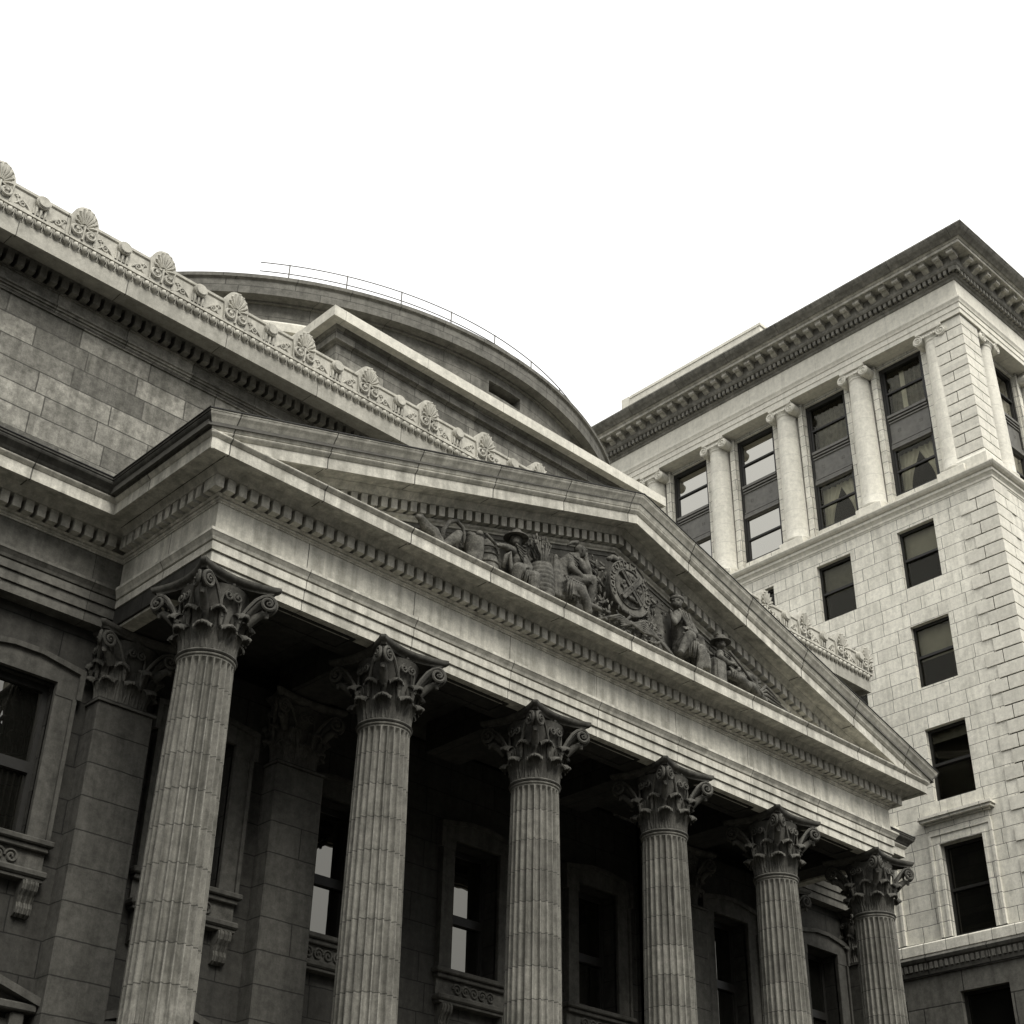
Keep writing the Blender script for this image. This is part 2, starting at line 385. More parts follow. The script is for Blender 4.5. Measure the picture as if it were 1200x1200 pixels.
# ------------------------------------------------------------------ columns
def shaft_mesh():
    zs = []; z = -8.55
    while z < -.13: zs.append(z); z += .28
    zs += [-.30, -.24, -.19, -.15, -.12]
    zs = sorted(set(zs)); NF = 24; SEG = 12
    mb = MB(); vs = []; n = NF*SEG
    for z in zs:
        t = (z+8.55)/8.55
        r = .51-(.51-.438)*max(0, (t-.30)/.70)**1.6 if t > .3 else .51
        if z > -.25: r += 0.0
        dep = .072
        if z > -.26: dep *= max(0, 1-((z+.26)/.11)**2) if z < -.15 else 0
        for i in range(n):
            a = 2*PI*i/n; f = (i % SEG)/SEG
            d = 0
            if .11 < f < .89:
                x = (f-.5)/.38
                if abs(x) < 1:
                    d = math.sqrt(max(0, 1-x*x))
                    if z < -5.45: d = d*.30+(.0 if abs(x) > .55 else -.16)
            vs.append(((r-dep*d)*math.cos(a), (r-dep*d)*math.sin(a), z))
    fs = []
    for j in range(len(zs)-1):
        for i in range(n): fs.append((j*n+i, j*n+(i+1) % n, (j+1)*n+(i+1) % n, (j+1)*n+i))
    mb.add(vs, fs)
    mb.lathe([(.44,-.125),(.458,-.115),(.465,-.10),(.465,-.085),(.455,-.08)], n=48)
    # base
    mb.lathe([(.51,-8.55),(.55,-8.50),(.58,-8.45),(.60,-8.42),(.58,-8.39),(.56,-8.37)], n=48)
    mb.lathe([(.3,-8.95),(.70,-8.93),(.72,-8.87),(.70,-8.80),(.64,-8.78),(.60,-8.72),(.58,-8.68),(.60,-8.62),(.64,-8.60),(.655,-8.56),(.64,-8.52),(.55,-8.49),(.5,-8.49)], n=48)
    mb.bbox(-.72, .72, -.72, .72, -9.15, -8.935)
    return mb
def bell_r(z):  # bell profile
    t = z/1.06
    return .405+.05*t+.16*max(0, t-.55)**2*2.2
def leaf(mb, ang, z0, h, w, out):
    """acanthus leaf: ribbed strip hugging the bell, its wide scalloped lip rolling outwards and down"""
    ca, sa = math.cos(ang), math.sin(ang); NU = 18; NV = 13; vs = []
    for i in range(NU+1):
        t = i/NU
        if t < .66:
            q = t/.66; rr = bell_r(z0+h*q*.86)+.022+.05*q**3; zz = z0+h*.86*q; wf = .80+.20*math.cos(q*PI*2)-.10*abs(math.sin(q*PI*3)); lip = 0
        else:
            q = (t-.66)/.34; an = q*PI*.90; cr = out*.42
            rr = bell_r(z0+h*.86)+.072+cr*(1-math.cos(an)); zz = z0+h*.86+cr*1.0*math.sin(an); wf = .98-.10*q; lip = q
        for j in range(NV):
            u = (j/(NV-1)-.5)*2
            rib = (.016*math.cos(u*PI*4.0)+.016*(1-abs(u)))*(1-.55*lip)
            a2 = u*w*.5*wf; rad = rr+rib-.045*u*u-lip*.05*u*u
            if lip > .8: rad += .012*math.cos(u*PI*6)
            zd = -.06*u*u*lip-(.006*math.cos(u*PI*6) if lip > .8 else 0)
            vs.append((rad*ca-a2*sa, rad*sa+a2*ca, zz+zd))
    m = NV; fs = []
    for i in range(NU):
        for j in range(NV-1): fs.append((i*m+j, i*m+j+1, (i+1)*m+j+1, (i+1)*m+j))
    o = len(vs); vs2 = []
    for i in range(NU+1):
        for j in range(NV):
            p = vs[i*m+j]; v = Vector((p[0], p[1], 0)); k_ = .03 if i/NU < .8 else .022; v2 = v*(1-k_/max(.1, v.length)); vs2.append((v2.x, v2.y, p[2]-(.018 if i/NU > .7 else .004)))
    fs2 = [tuple(i+o for i in f[::-1]) for f in fs]
    edge = [j for j in range(NV)]+[i*m+NV-1 for i in range(1, NU+1)]+[NU*m+j for j in range(NV-2, -1, -1)]+[i*m for i in range(NU-1, 0, -1)]
    fs3 = [(edge[i], edge[(i+1) % len(edge)], edge[(i+1) % len(edge)]+o, edge[i]+o) for i in range(len(edge))]
    mb.add(vs+vs2, fs+fs2+fs3)
def spiral(cx, cz, r, turns, start, sgn, n=40):
    out = []
    for i in range(n+1):
        t = i/n; rr = r*(1-t)**.85+.008; a = start+sgn*turns*2*PI*t
        out.append((cx+rr*math.cos(a), cz+rr*math.sin(a)))
    return out
def capital_mb():
    mb = MB()
    mb.lathe([(.2,-.085),(.445,-.085),(.475,-.07),(.488,-.045),(.475,-.02),(.445,-.005),(.42,.0)], n=40)
    mb.lathe([(bell_r(z), z) for z in [i*.055 for i in range(21)]]+[(.2, 1.13)], n=32)
    for i in range(8): leaf(mb, PI/4*i, .0, .37, .33, .19)
    for i in range(8): leaf(mb, PI/4*i+PI/8, .0, .68, .29, .22)
    # abacus: concave sides, cut corners
    def ab(half, cut, dip):
        pts = []
        for s4 in range(4):
            A = Matrix.Rotation(PI/2*s4, 2)
            for i in range(13):
                u = -1+2*i/12; x = u*(half-cut*.5); y = -half+cut*.0+dip*(1-u*u)
                p = A @ Vector((x, y)); pts.append((p.x, p.y))
        return pts
    lay = [(.69,.12,.19,1.125),(.70,.12,.19,1.15),(.715,.12,.185,1.165),(.735,.12,.18,1.17),(.765,.12,.175,1.20),(.775,.12,.175,1.225),(.775,.12,.175,1.254)]
    rings = [[(x, y, z) for x, y in ab(h, c, d)] for h, c, d, z in lay]; k = len(rings[0]); vs = [p for r in rings for p in r]
    fs = [(a*k+i, a*k+(i+1) % k, (a+1)*k+(i+1) % k, (a+1)*k+i) for a in range(len(rings)-1) for i in range(k)]
    fs += [tuple(range(k))[::-1], tuple(range((len(rings)-1)*k, len(rings)*k))]
    mb.add(vs, fs)
    # volutes on each face + fleuron
    for s4 in range(4):
        A = Matrix.Rotation(PI/2*s4, 3, 'Z')
        def face(u, z, extra=0):      # a point on the concave face
            y = -(.56+.10*min(1.2, abs(u)/.60)**2)-extra
            return A @ Vector((u, y, z))
        for sg in (-1, 1):
            pts = [(sg*.16,.50),(sg*.20,.66),(sg*.27,.80),(sg*.37,.96),(sg*.47,1.05)]
            sp = spiral(sg*.555, .945, .13, 1.8, PI/2, -sg)
            crv = [face(u, z, .02 if abs(u) > .3 else -.06+.2*abs(u)) for u, z in pts]+[face(u, z, .035+.03*i/40) for i, (u, z) in enumerate(sp)]
            nn = len(crv); mb.tube(crv, [.030 if i < nn-30 else .030-.012*(i-nn+30)/30 for i in range(nn)], n=6)
            mb.ball(face(sg*.555, .945, .08), .026)
            pts = [(sg*.13,.52),(sg*.17,.68),(sg*.175,.82),(sg*.15,.92)]
            sp = spiral(sg*.088, .905, .075, 1.5, PI/2 if sg > 0 else PI/2, sg)
            crv = [face(u, z, -.07) for u, z in pts]+[face(u, z, -.03+.03*i/40) for i, (u, z) in enumerate(sp)]
            mb.tube(crv, .021, n=6)
            # calyx stalk leaf
            mb.tube([face(sg*.15, .36, -.05), face(sg*.155, .46, -.05), face(sg*.16, .55, -.045)], [.02,.035,.045], n=6)
        fl = face(0, 1.12, -.11)
        for i in range(7):
            a = 2*PI*i/7; p = A @ Vector((.075*math.cos(a), -.465, 1.13+.075*math.sin(a))); mb.ball(p, .052, sub=1)
        mb.ball(A @ Vector((0, -.50, 1.13)), .045)
        # web under the corner volute
    for s4 in range(4):
        A = Matrix.Rotation(PI/4+PI/2*s4, 3, 'Z')
        pts = [(.50,.62),(.60,.82),(.74,.98),(.84,1.05),(.87,1.12)]
        mb.tube([A @ Vector((r, 0, z)) for r, z in pts], [.05,.055,.06,.06,.05], n=7)
        cr = [(.56,.60),(.70,.74),(.80,.80),(.855,.775),(.86,.72)]
        mb.tube([A @ Vector((r, 0, z)) for r, z in cr], [.07,.07,.06,.05,.03], n=8)
    return mb
sh = shaft_mesh().build('column', M['column'], None, smooth=math.radians(40))
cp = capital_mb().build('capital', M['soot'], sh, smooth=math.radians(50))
sh.location = (0, R0, 0); sh.parent = bank; sh.matrix_parent_inverse = Matrix.Translation(-bank.location)
for k in range(1, 6):
    c = copy_part(sh, bank, (k*S, R0, 0))
    c.children[0].rotation_euler = (0, 0, PI/2*(k % 4))

# ------------------------------------------------------------------ lower walls with openings
def wall(mb, axis, plane, u0, u1, z0, z1, holes, depth, sign=1):
    """front sheet with holes and reveals of the given depth. axis 'y': plane y, u=x, recess +y; 'x': plane x, u=y, recess +x"""
    us = sorted(set([u0, u1]+[h[0] for h in holes]+[h[1] for h in holes])); zs = sorted(set([z0, z1]+[h[2] for h in holes]+[h[3] for h in holes]))
    P = (lambda u, d, z: (u, plane+d*sign, z)) if axis == 'y' else (lambda u, d, z: (plane+d*sign, u, z))
    for a, b in zip(us[:-1], us[1:]):
        for c, d in zip(zs[:-1], zs[1:]):
            mu, mz = (a+b)/2, (c+d)/2
            if any(h[0] < mu < h[1] and h[2] < mz < h[3] for h in holes): continue
            mb.add([P(a,0,c), P(b,0,c), P(b,0,d), P(a,0,d)], [(0,1,2,3)])
    for h in holes:
        a, b, c, d = h[:4]
        q = [P(a,0,c), P(b,0,c), P(b,0,d), P(a,0,d), P(a,depth,c), P(b,depth,c), P(b,depth,d), P(a,depth,d)]
        mb.add(q, [(0,1,5,4), (1,2,6,5), (2,3,7,6), (3,0,4,7)])
    return mb
YL = 3.2; YC = 4.0
wings = [-8.6, -5.165, -1.73, 1.8, 16.2, 19.73]
mids = [5.4, 9.0, 12.6]
HW = .62
up = (-2.5, .12); low = (-8.6, -5.45)
def holes_for(xs): return [(x-HW, x+HW, z0, z1) for x in xs for (z0, z1) in (up, low)]
mb = MB()
wall(mb, 'y', YL, XL+.03, 4.1, GZ, 1.42, holes_for([-8.6, -5.165, -1.73, 1.8]), .45)
wall(mb, 'y', YL, 13.9, XR-.03, GZ, 1.42, holes_for([16.2, 19.73]), .45)
wall(mb, 'y', YC, 4.1, 13.9, GZ, 2.0, holes_for(mids), .45)
mb.box(4.0, 4.1, YL+.003, YC, GZ, 1.99); mb.box(13.9, 14.0, YL+.003, YC, GZ, 1.99)
mb.add([(XR-.03, YL, GZ), (XR-.03, 30, GZ), (XR-.03, 30, 1.42), (XR-.03, YL, 1.42)], [(0,1,2,3)])
mb.add([(XL+.03, YL, GZ), (XL+.03, 30, GZ), (XL+.03, 30, 1.42), (XL+.03, YL, 1.42)], [(0,1,2,3)])
mb.box(XL+.1, 4.1, YL+.62, YL+.7, GZ, 3.2); mb.box(13.9, XR-.1, YL+.62, YL+.7, GZ, 3.2); mb.box(4.1, 13.9, YC+.62, YC+.7, GZ, 3.2)
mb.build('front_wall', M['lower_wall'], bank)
# pilasters (copies share a mesh) with flattened capitals
pm = MB().bbox(-.52, .52, -.10, .50, -8.6, -.085, .02)
pm.bbox(-.60, .60, -.17, .50, -9.15, -8.6, .03)
pm.box(-.55, .55, -.135, .5, -.085, -.03)
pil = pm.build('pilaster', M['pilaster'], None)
cpl = cp.copy(); cpl.name = 'pilaster_capital'; col.objects.link(cpl); cpl.parent = pil; cpl.location = (0, .18, 0); cpl.scale = (1.06, .62, 1.0)
pil.location = (.03, 2.9, 0); pil.parent = bank; pil.matrix_parent_inverse = Matrix.Translation(-bank.location)
for x in (3.63, 14.4, 18.0, 21.3, -3.43, -6.87, -10.3):
    copy_part(pil, bank, (x, 2.9, 0))

# windows of the bank: surround, sash, panes, sill, carved panel, ledge, brackets
def bank_window(x, y, hood=True):
    z0, z1 = up
    s = MB(); o = .34
    # eared stone surround with a low gabled head
    s.bbox(x-HW-o+.02, x-HW, y-.09, y+.05, z0, z1-.001, .012); s.bbox(x+HW, x+HW+o-.02, y-.09, y+.05, z0, z1-.001, .012)
    e = .05
    s.prism([(x-HW-o-e, z1-.22), (x-HW-.001, z1-.22), (x-HW-.001, z1), (x+HW+.001, z1), (x+HW+.001, z1-.22), (x+HW+o+e, z1-.22), (x+HW+o+e, z1+.27), (x+.25, z1+.40), (x-.25, z1+.40), (x-HW-o-e, z1+.27)], 'y', y-.10, y+.05)
    # outer moulding round it
    w = .06
    P = [(x-HW-o-e, z1-.22), (x-HW-o-e, z1+.27), (x-.25, z1+.40), (x+.25, z1+.40), (x+HW+o+e, z1+.27), (x+HW+o+e, z1-.22)]
    def off(d): return [(P[0][0]-d, P[0][1]), (P[1][0]-d, P[1][1]+d), (P[2][0], P[2][1]+d), (P[3][0], P[3][1]+d), (P[4][0]+d, P[4][1]+d), (P[5][0]+d, P[5][1])]
    A, B = off(-.04), off(.05)
    for i in range(5): s.prism([A[i], A[i+1], B[i+1], B[i]], 'y', y-.16, y+.03)
    for sg in (-1, 1):
        xa = x+sg*(HW+o-.04); xb = x+sg*(HW+o+.03)
        s.box(min(xa, xb), max(xa, xb), y-.14, y+.03, z0, z1-.2201)
    win = s.build('window', M['surround'], bank)
    f = MB(); g = y+(.16 if x < 0 else .36)
    f.box(x-HW, x-HW+.09, g, g+.1, z0, z1); f.box(x+HW-.09, x+HW, g, g+.1, z0, z1); f.box(x-HW+.09, x+HW-.09, g, g+.1, z0, z0+.12); f.box(x-HW+.09, x+HW-.09, g, g+.1, z1-.12, z1)
    f.box(x-HW+.09, x+HW-.09, g-.03, g+.1, -1.42, -1.24)
    f.build('sash', M['frame'], win)
    for a, b in ((z0+.12, -1.42), (-1.24, z1-.12)):
        MB().box(x-HW+.09, x+HW-.09, g+.05, g+.07, a, b).build('pane', M['glass'], win)
    c = MB(); c.bbox(x-1.06, x+1.06, y-.20, y+.02, z0-.10, z0-.001, .02); c.bbox(x-1.0, x+1.0, y-.14, y+.02, z0-.19, z0-.102, .015)
    c.build('sill', M['surround'], win)
    p = MB(); p.box(x-.98, x+.98, y-.06, y+.02, z0-.50, z0-.191)
    for i in range(5):
        cx = x-.44+.22*i; sg = 1 if i % 2 else -1
        p.tube([(u, y-.075, z) for u, z in spiral(cx, z0-.345, .105, 1.6, 0 if sg > 0 else PI, sg, 26)], .024, n=6)
    p.box(x-.60, x+.60, y-.075, y-.05, z0-.215, z0-.20); p.box(x-.60, x+.60, y-.075, y-.05, z0-.49, z0-.475)
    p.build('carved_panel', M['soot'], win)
    l = MB(); l.bbox(x-1.02, x+1.02, y-.24, y+.02, z0-.62, z0-.501, .03); l.bbox(x-.98, x+.98, y-.19, y+.02, z0-.68, z0-.622, .01); l.build('ledge', M['surround'], win)
    for sg in (-1, 1):
        b = MB(); bx = x+sg*.78
        prof = [(y+.02, z0-.681), (y-.20, z0-.681), (y-.215, z0-.74), (y-.20, z0-.82), (y-.14, z0-.90), (y-.10, z0-1.0), (y-.12, z0-1.08), (y-.10, z0-1.16), (y-.04, z0-1.20), (y+.02, z0-1.20)]
        b.prism(prof, 'x', bx-.13, bx+.13)
        for q in (-1, 0, 1): b.tube([(bx+q*.08, yy-.008, zz) for yy, zz in prof[1:9]], .024, n=6)
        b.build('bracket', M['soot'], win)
    return win
def low_window(x, y):
    z0, z1 = low; s = MB()
    s.bbox(x-HW-.26, x-HW, y-.09, y+.05, z0, z1, .012); s.bbox(x+HW, x+HW+.26, y-.09, y+.05, z0, z1, .012); s.bbox(x-HW-.26, x+HW+.26, y-.088, y+.05, z1+.001, z1+.28, .012)
    s.prism([(x-1.10, z1+.40), (x+1.10, z1+.40), (x+1.16, z1+.50), (x, z1+.86), (x-1.16, z1+.50)], 'y', y-.10, y+.02)
    for sg in (-1, 1):
        s.prism([(x, z1+.86), (x, z1+.98), (x+sg*1.24, z1+.60), (x+sg*1.24, z1+.48)], 'y', y-.30, y+.02)
    s.bbox(x-1.22, x+1.22, y-.27, y+.02, z1+.38, z1+.50, .02)
    for sg in (-1, 1): s.bbox(x+sg*.98-.11, x+sg*.98+.11, y-.2, y+.02, z1-.05, z1+.379, .03)
    win = s.build('window', M['surround'], bank)
    f = MB(); g = y+.36
    f.box(x-HW, x-HW+.09, g, g+.1, z0, z1); f.box(x+HW-.09, x+HW, g, g+.1, z0, z1); f.box(x-HW+.09, x+HW-.09, g, g+.1, z0, z0+.12); f.box(x-HW+.09, x+HW-.09, g, g+.1, z1-.12, z1)
    f.build('sash', M['frame'], win)
    MB().box(x-HW+.09, x+HW-.09, g+.05, g+.07, z0+.12, z1-.12).build('pane', M['glass'], win)
for x in (-8.6, -5.165, -1.73, 1.8, 16.2, 19.73): bank_window(x, YL); low_window(x, YL)
for x in mids: bank_window(x, YC); low_window(x, YC)

# ------------------------------------------------------------------ upper storey
YU = 2.95; XRU = 21.15
XLU = XL+.6
pu = [(XLU, 30), (XLU, YU), (XRU, YU), (XRU, 30)]
MB().sweep([(-.5,3.2),(.05,3.2),(.05,4.20),(.0,4.24),(0,6.85),(-.5,6.85)], pu).build('upper_wall', M['upper_wall'], bank)
MB().sweep([(-.5,6.85),(.035,6.85),(.035,6.90),(.05,6.905),(.05,6.945),(.085,6.95),(.085,6.985),(.12,7.0),(.12,7.035),(.06,7.045),(.06,7.28),(.10,7.29),(.10,7.315),(-.5,7.315)], pu).build('upper_architrave', M['upper_wall'], bank)
mb = MB().sweep([(-.5,7.315),(.12,7.315),(.02,7.317),(.02,7.55),(.22,7.555),(.25,7.60),(-.5,7.60)], pu)
dentils_line(mb, 'x', YU, XLU, XRU+.2, 7.32, 7.548, .01, .26, sp=.218, wd=.135)
mb.build('upper_dentil_course', M['upper_dentil'], bank)
MB().sweep([(-.5,7.60),(.68,7.60),(.69,7.46),(.75,7.46),(.75,7.785),(-.5,7.785)], pu).build('upper_cornice', M['upper_corn'], bank)
# egg-and-dart moulding
mb = MB().sweep([(-.3,7.785),(.74,7.785),(.745,7.80),(.79,7.965),(.83,7.97),(.83,8.015),(-.3,8.015)], pu)
x = XLU-.70
while x < XRU+.70:
    mb.ball((x, YU-.80, 7.885), .078, (.78, .8, 1.05), sub=1)
    mb.tube([(x+.0925, YU-.80, 7.955), (x+.0925, YU-.76, 7.80)], [.022, .008], n=5)
    mb.tube([(x-.07, YU-.805, 7.955), (x-.066, YU-.80, 7.88), (x, YU-.775, 7.80), (x+.066, YU-.80, 7.88), (x+.07, YU-.805, 7.955)], .012, n=5)
    x += .185
mb.build('egg_and_dart_moulding', M['parapet'], bank, smooth=math.radians(50))
par = MB().sweep([(.30,8.015),(.78,8.015),(.78,8.43),(.795,8.435),(.81,8.45),(.81,8.505),(.45,8.52),(.45,8.015)], pu)
parapet = par.build('parapet', M['parapet'], bank)
YP = YU-.78
def antefix_mb():
    mb = MB()
    out = [(-.30,0),(.30,0),(.31,.30)]+[(.33*math.cos(a)*(1-.05*math.sin(a)), .46+.38*math.sin(a)) for a in [PI*i/16 for i in range(17)]]+[(-.31,.30)]
    out = [(x*.92, z*1.03) for x, z in out]; mb.prism(out, 'y', -.03, .16)
    for sg in (-1, 1): mb.tube([(sg*.262, -.035, .0), (sg*.268, -.035, .30), (sg*.285, -.035, .44)], .018, n=6)
    for i in range(9):
        a = math.radians(90+(i-4)*22.5); ln = .36-.016*abs(i-4); c0 = (0, .37)
        p0 = Vector((c0[0]+.06*math.cos(a), -.05, c0[1]+.06*math.sin(a))); kx = .72; p1 = Vector((c0[0]+ln*.8*kx*math.cos(a), -.08, c0[1]+ln*.85*math.sin(a))); p2 = Vector((c0[0]+ln*kx*math.cos(a), -.095, c0[1]+ln*1.10*math.sin(a)))
        mb.tube([p0, p0.lerp(p1, .5), p1, p2], [.012, .026, .040, .026], n=7)
        mb.ball(p2, .036)
    for sg in (-1, 1):
        sp = spiral(sg*.135, .185, .125, 1.5, PI/2 if sg > 0 else PI/2, -sg, 34)
        mb.tube([(u, -.055-.06*i/34, z) for i, (u, z) in enumerate(sp)], [.030-.012*i/34 for i in range(35)], n=6)
        mb.ball((sg*.135, -.10, .185), .035)
        mb.tube([(sg*.03, -.05, .36), (sg*.06, -.06, .33), (sg*.155, -.05, .31)], .022, n=6)
    mb.tube([(0, -.05, .02), (0, -.07, .18), (0, -.07, .36)], [.03, .02, .03], n=6)
    return mb
af = antefix_mb().build('antefix', M['parapet'], None, smooth=math.radians(45))
def spout_mb():
    mb = MB()
    mb.bm(cyl_bm(.14, .12, Vector((0, -.055, .335)))); mb.bm(cyl_bm(.11, .02, Vector((0, -.12, .335))))
    for sx in (-.085, 0, .085): mb.tube([(sx, -.03, .24), (sx, -.045, .13), (sx, -.02, .02)], [.03, .028, .015], n=6)
    mb.box(-.14, .14, -.02, .02, .0, .30)
    return mb
def cyl_bm(r, h, c, seg=24):
    bm = bmesh.new(); bmesh.ops.create_cone(bm, cap_ends=True, segments=seg, radius1=r, radius2=r, depth=h)
    bmesh.ops.rotate(bm, verts=bm.verts, cent=(0,0,0), matrix=Matrix.Rotation(PI/2, 3, 'X'))
    bmesh.ops.bevel(bm, geom=[e for e in bm.edges if abs(e.verts[0].co.y-e.verts[1].co.y) < 1e-6], offset=min(r, h)*.15, segments=2, affect='EDGES')
    bmesh.ops.translate(bm, verts=bm.verts, vec=c); return bm
def scroll_mb():
    mb = MB(); mb.box(-.54, .54, -.02, .01, .0, .06)
    for sg in (-1, 1):
        pts = [(sg*.20,.08),(sg*.26,.17),(sg*.34,.20)]
        sp = spiral(sg*.345, .14, .065, 1.3, PI/2, -sg, 20)
        mb.tube([(u, -.012, z) for u, z in sp], [.02-.008*i/20 for i in range(21)], n=5)
        mb.tube([(sg*.18, -.01, .05), (sg*.25, -.015, .13), (sg*.34, -.012, .205)], [.012,.022,.018], n=5)
        mb.tube([(sg*.40, -.01, .17), (sg*.46, -.012, .09), (sg*.53, -.01, .05)], [.02,.02,.010], n=5); mb.tube([(sg*.43, -.005, .12), (sg*.46, -.01, .24)], .012, n=5)
        for dx, dz, a in ((0,0,.5), (.035,.03,1.0), (-.03,.03,2.2)):
            mb.ball((sg*(.46+dx), -.005, .24+dz), .035, (1.3,.6,.55), rot=Matrix.Rotation(sg*a, 3, 'Y'))
    return mb
spt = spout_mb().build('spout_disc', M['parapet'], None, smooth=math.radians(40))
scr = scroll_mb().build('scroll_carving', M['parapet'], None, smooth=math.radians(50))
SPC = 1.667; first = True
axs = [7.22+SPC*i for i in range(-10, 9)]
axs = [a for a in axs if a < 21.0]+[21.72]
for o_, z_ in ((af, 8.015), (spt, 8.015), (scr, 8.015)): setp(o_, parapet)
af.scale = (.92, 1, .92)
for i, x in enumerate(axs):
    if i == 0: af.location = (x, YP-.01, 8.015)
    else: copy_part(af, parapet, (x, YP-.01, 8.015))
    xm = x+SPC/2
    if xm < 21.6:
        if i == 0: spt.location = (xm, YP, 8.015); scr.location = (xm, YP, 8.015)
        else: copy_part(spt, parapet, (xm, YP, 8.015)); copy_part(scr, parapet, (xm, YP, 8.015))
# return end of the parapet: corner antefix facing right
copy_part(af, parapet, (XRU+.79, YU-.45, 8.015), (0, 0, PI/2))
copy_part(spt, parapet, (XRU+.78, YU+.45, 8.015), (0, 0, PI/2))
copy_part(af, parapet, (XRU+.79, YU+1.2, 8.015), (0, 0, PI/2))
# upper roof
MB().box(XLU+.1, XRU-.1, YU+.2, 30, 7.4, 7.9).build('flat_roof', M['roof'], bank)

# ------------------------------------------------------------------ attic block and drum
ax0, ax1 = 3.94, 14.06; ya = 3.52
pa = [(ax0, 12.0), (ax0, ya), (ax1, ya), (ax1, 12.0)]
MB().sweep([(-.6,7.9),(0,7.9),(0,10.26),(-.6,10.26)], pa).build('attic_wall', M['attic'], bank)
MB().sweep([(-.6,10.26),(.03,10.26),(.05,10.30),(.13,10.30),(.13,10.56),(.17,10.58),(.2,10.62),(-.6,10.62)], pa).build('attic_fascia', M['attic'], bank)
MB().sweep([(-.6,10.62),(.38,10.62),(.39,10.59),(.44,10.59),(.44,10.86),(.40,10.89),(-.6,10.92)], pa).build('attic_coping', M['coping'], bank)
CX, CY = 9.0, 13.65
SL0, SL1 = math.radians(-91.6), math.radians(-85.2)
def drum_mb(rt):
    mb = MB(); N = 220
    slot_z = (11.62, 11.97)
    r = 9.9
    angs = sorted(set([2*PI*i/N-PI for i in range(N)]+[SL0, SL1])); K = len(angs)
    for i in range(K):
        a, b = angs[i], angs[(i+1) % K]; mid = (a+b)/2
        zr = [(9.8, 12.2)]
        if SL0-1e-6 <= a and b <= SL1+1e-6: zr = [(9.8, slot_z[0]), (slot_z[1], 12.2)]
        for z0, z1 in zr:
            mb.add([(CX+r*math.cos(a), CY+r*math.sin(a), z0), (CX+r*math.cos(b), CY+r*math.sin(b), z0), (CX+r*math.cos(b), CY+r*math.sin(b), z1), (CX+r*math.cos(a), CY+r*math.sin(a), z1)], [(0,1,2,3)])
        if len(zr) == 2:
            for z in slot_z:
                q = [(CX+rr*math.cos(t), CY+rr*math.sin(t), z) for rr, t in ((r, a), (r, b), (r-.6, b), (r-.6, a))]; mb.add(q, [(0,1,2,3)])
    for t in (SL0, SL1):
        mb.add([(CX+rr*math.cos(t), CY+rr*math.sin(t), z) for rr, z in ((9.9, slot_z[0]), (9.3, slot_z[0]), (9.3, slot_z[1]), (9.9, slot_z[1]))], [(0,1,2,3)])
    return mb
drum = drum_mb(0).build('drum_wall', M['drum'], bank, smooth=math.radians(20))
MB().lathe([(9.25, 9.8), (9.25, 12.2)], (CX, CY), 120).build('drum_inner_wall', M['room'], bank)
MB().lathe([(9.9,12.2),(9.97,12.2),(9.97,12.26),(10.20,12.27),(10.20,12.66),(10.22,12.68),(10.26,12.70),(10.26,12.80),(9.6,12.84),(8.5,13.1),(6.5,13.5),(4,13.8),(.01,13.95)], (CX, CY), 220).build('drum_cornice', M['drum'], bank, smooth=math.radians(25))
MB().lathe([(9.9,11.36),(10.02,11.35),(10.02,9.8)], (CX, CY), 160).build('drum_plinth', M['drum'], bank, smooth=math.radians(25))
for b0, b1 in ((-250, -119.5), (-60.5, 70)):
    MB().lathe([(9.9,11.38),(10.42,11.33),(10.45,11.27),(10.45,11.05),(10.30,11.03),(10.30,7.9)], (CX, CY), 90, math.radians(b0), math.radians(b1)).build('drum_base_step', M['coping'], bank, smooth=math.radians(25))
# thin safety rail round the top of the drum
rl = MB(); rr = 9.75
a0, a1 = math.radians(-127), math.radians(-20)
for hz in (13.35, 13.62):
    rl.tube([(CX+rr*math.cos(a0+(a1-a0)*i/80), CY+rr*math.sin(a0+(a1-a0)*i/80), hz) for i in range(81)], .015, n=6)
rail = rl.build('safety_rail', M['rail'], bank)
for i in range(0, 13):
    a = a0+(a1-a0)*(i+.5)/13
    MB().tube([(CX+rr*math.cos(a), CY+rr*math.sin(a), 12.8), (CX+rr*math.cos(a), CY+rr*math.sin(a), 13.64)], .018, n=6).build('post', M['rail'], rail)

# ------------------------------------------------------------------ relief carvings of the tympanum
def fig(name, mb, voxel=.013, it=1): return mb.fused(name, M['relief'], tymp, voxel, it)
ZB = 3.25
def head(mb, x, y, z, r=.135, face=(0, -1), hair=True):
    """head with brow, nose, chin; face = (dx, dy) direction it looks"""
    d = Vector((face[0], face[1], 0)).normalized(); s_ = Vector((-d.y, d.x, 0))
    c = Vector((x, y, z)); mb.ball(c, r, (.86, .86, 1.12), sub=2)
    mb.ball(c+d*r*.55+Vector((0,0,-r*.45)), r*.55, sub=2)                       # jaw
    mb.ball(c+d*r*.98+Vector((0,0,-r*.15)), r*.17, (1,1,1.5), sub=2)            # nose
    mb.ball(c+d*r*.72+Vector((0,0,r*.20)), r*.34, (1.0,1.0,.5), sub=2)          # brow
    for sg in (-1, 1):
        mb.ball(c+d*r*.70+s_*r*.42*sg+Vector((0,0,r*.2)), r*.26, (1,1,.6), sub=2)
        mb.ball(c+s_*r*.86*sg+Vector((0,0,-r*.05)), r*.20, (.6,.9,1.3), sub=2)  # ears
    mb.ball(c+d*r*.86+Vector((0,0,-r*.62)), r*.22, (1,1,.7), sub=2)             # mouth/chin
    if hair: mb.ball(c-d*r*.22+Vector((0,0,r*.30)), r*.95, (.95,.95,.9), sub=2)
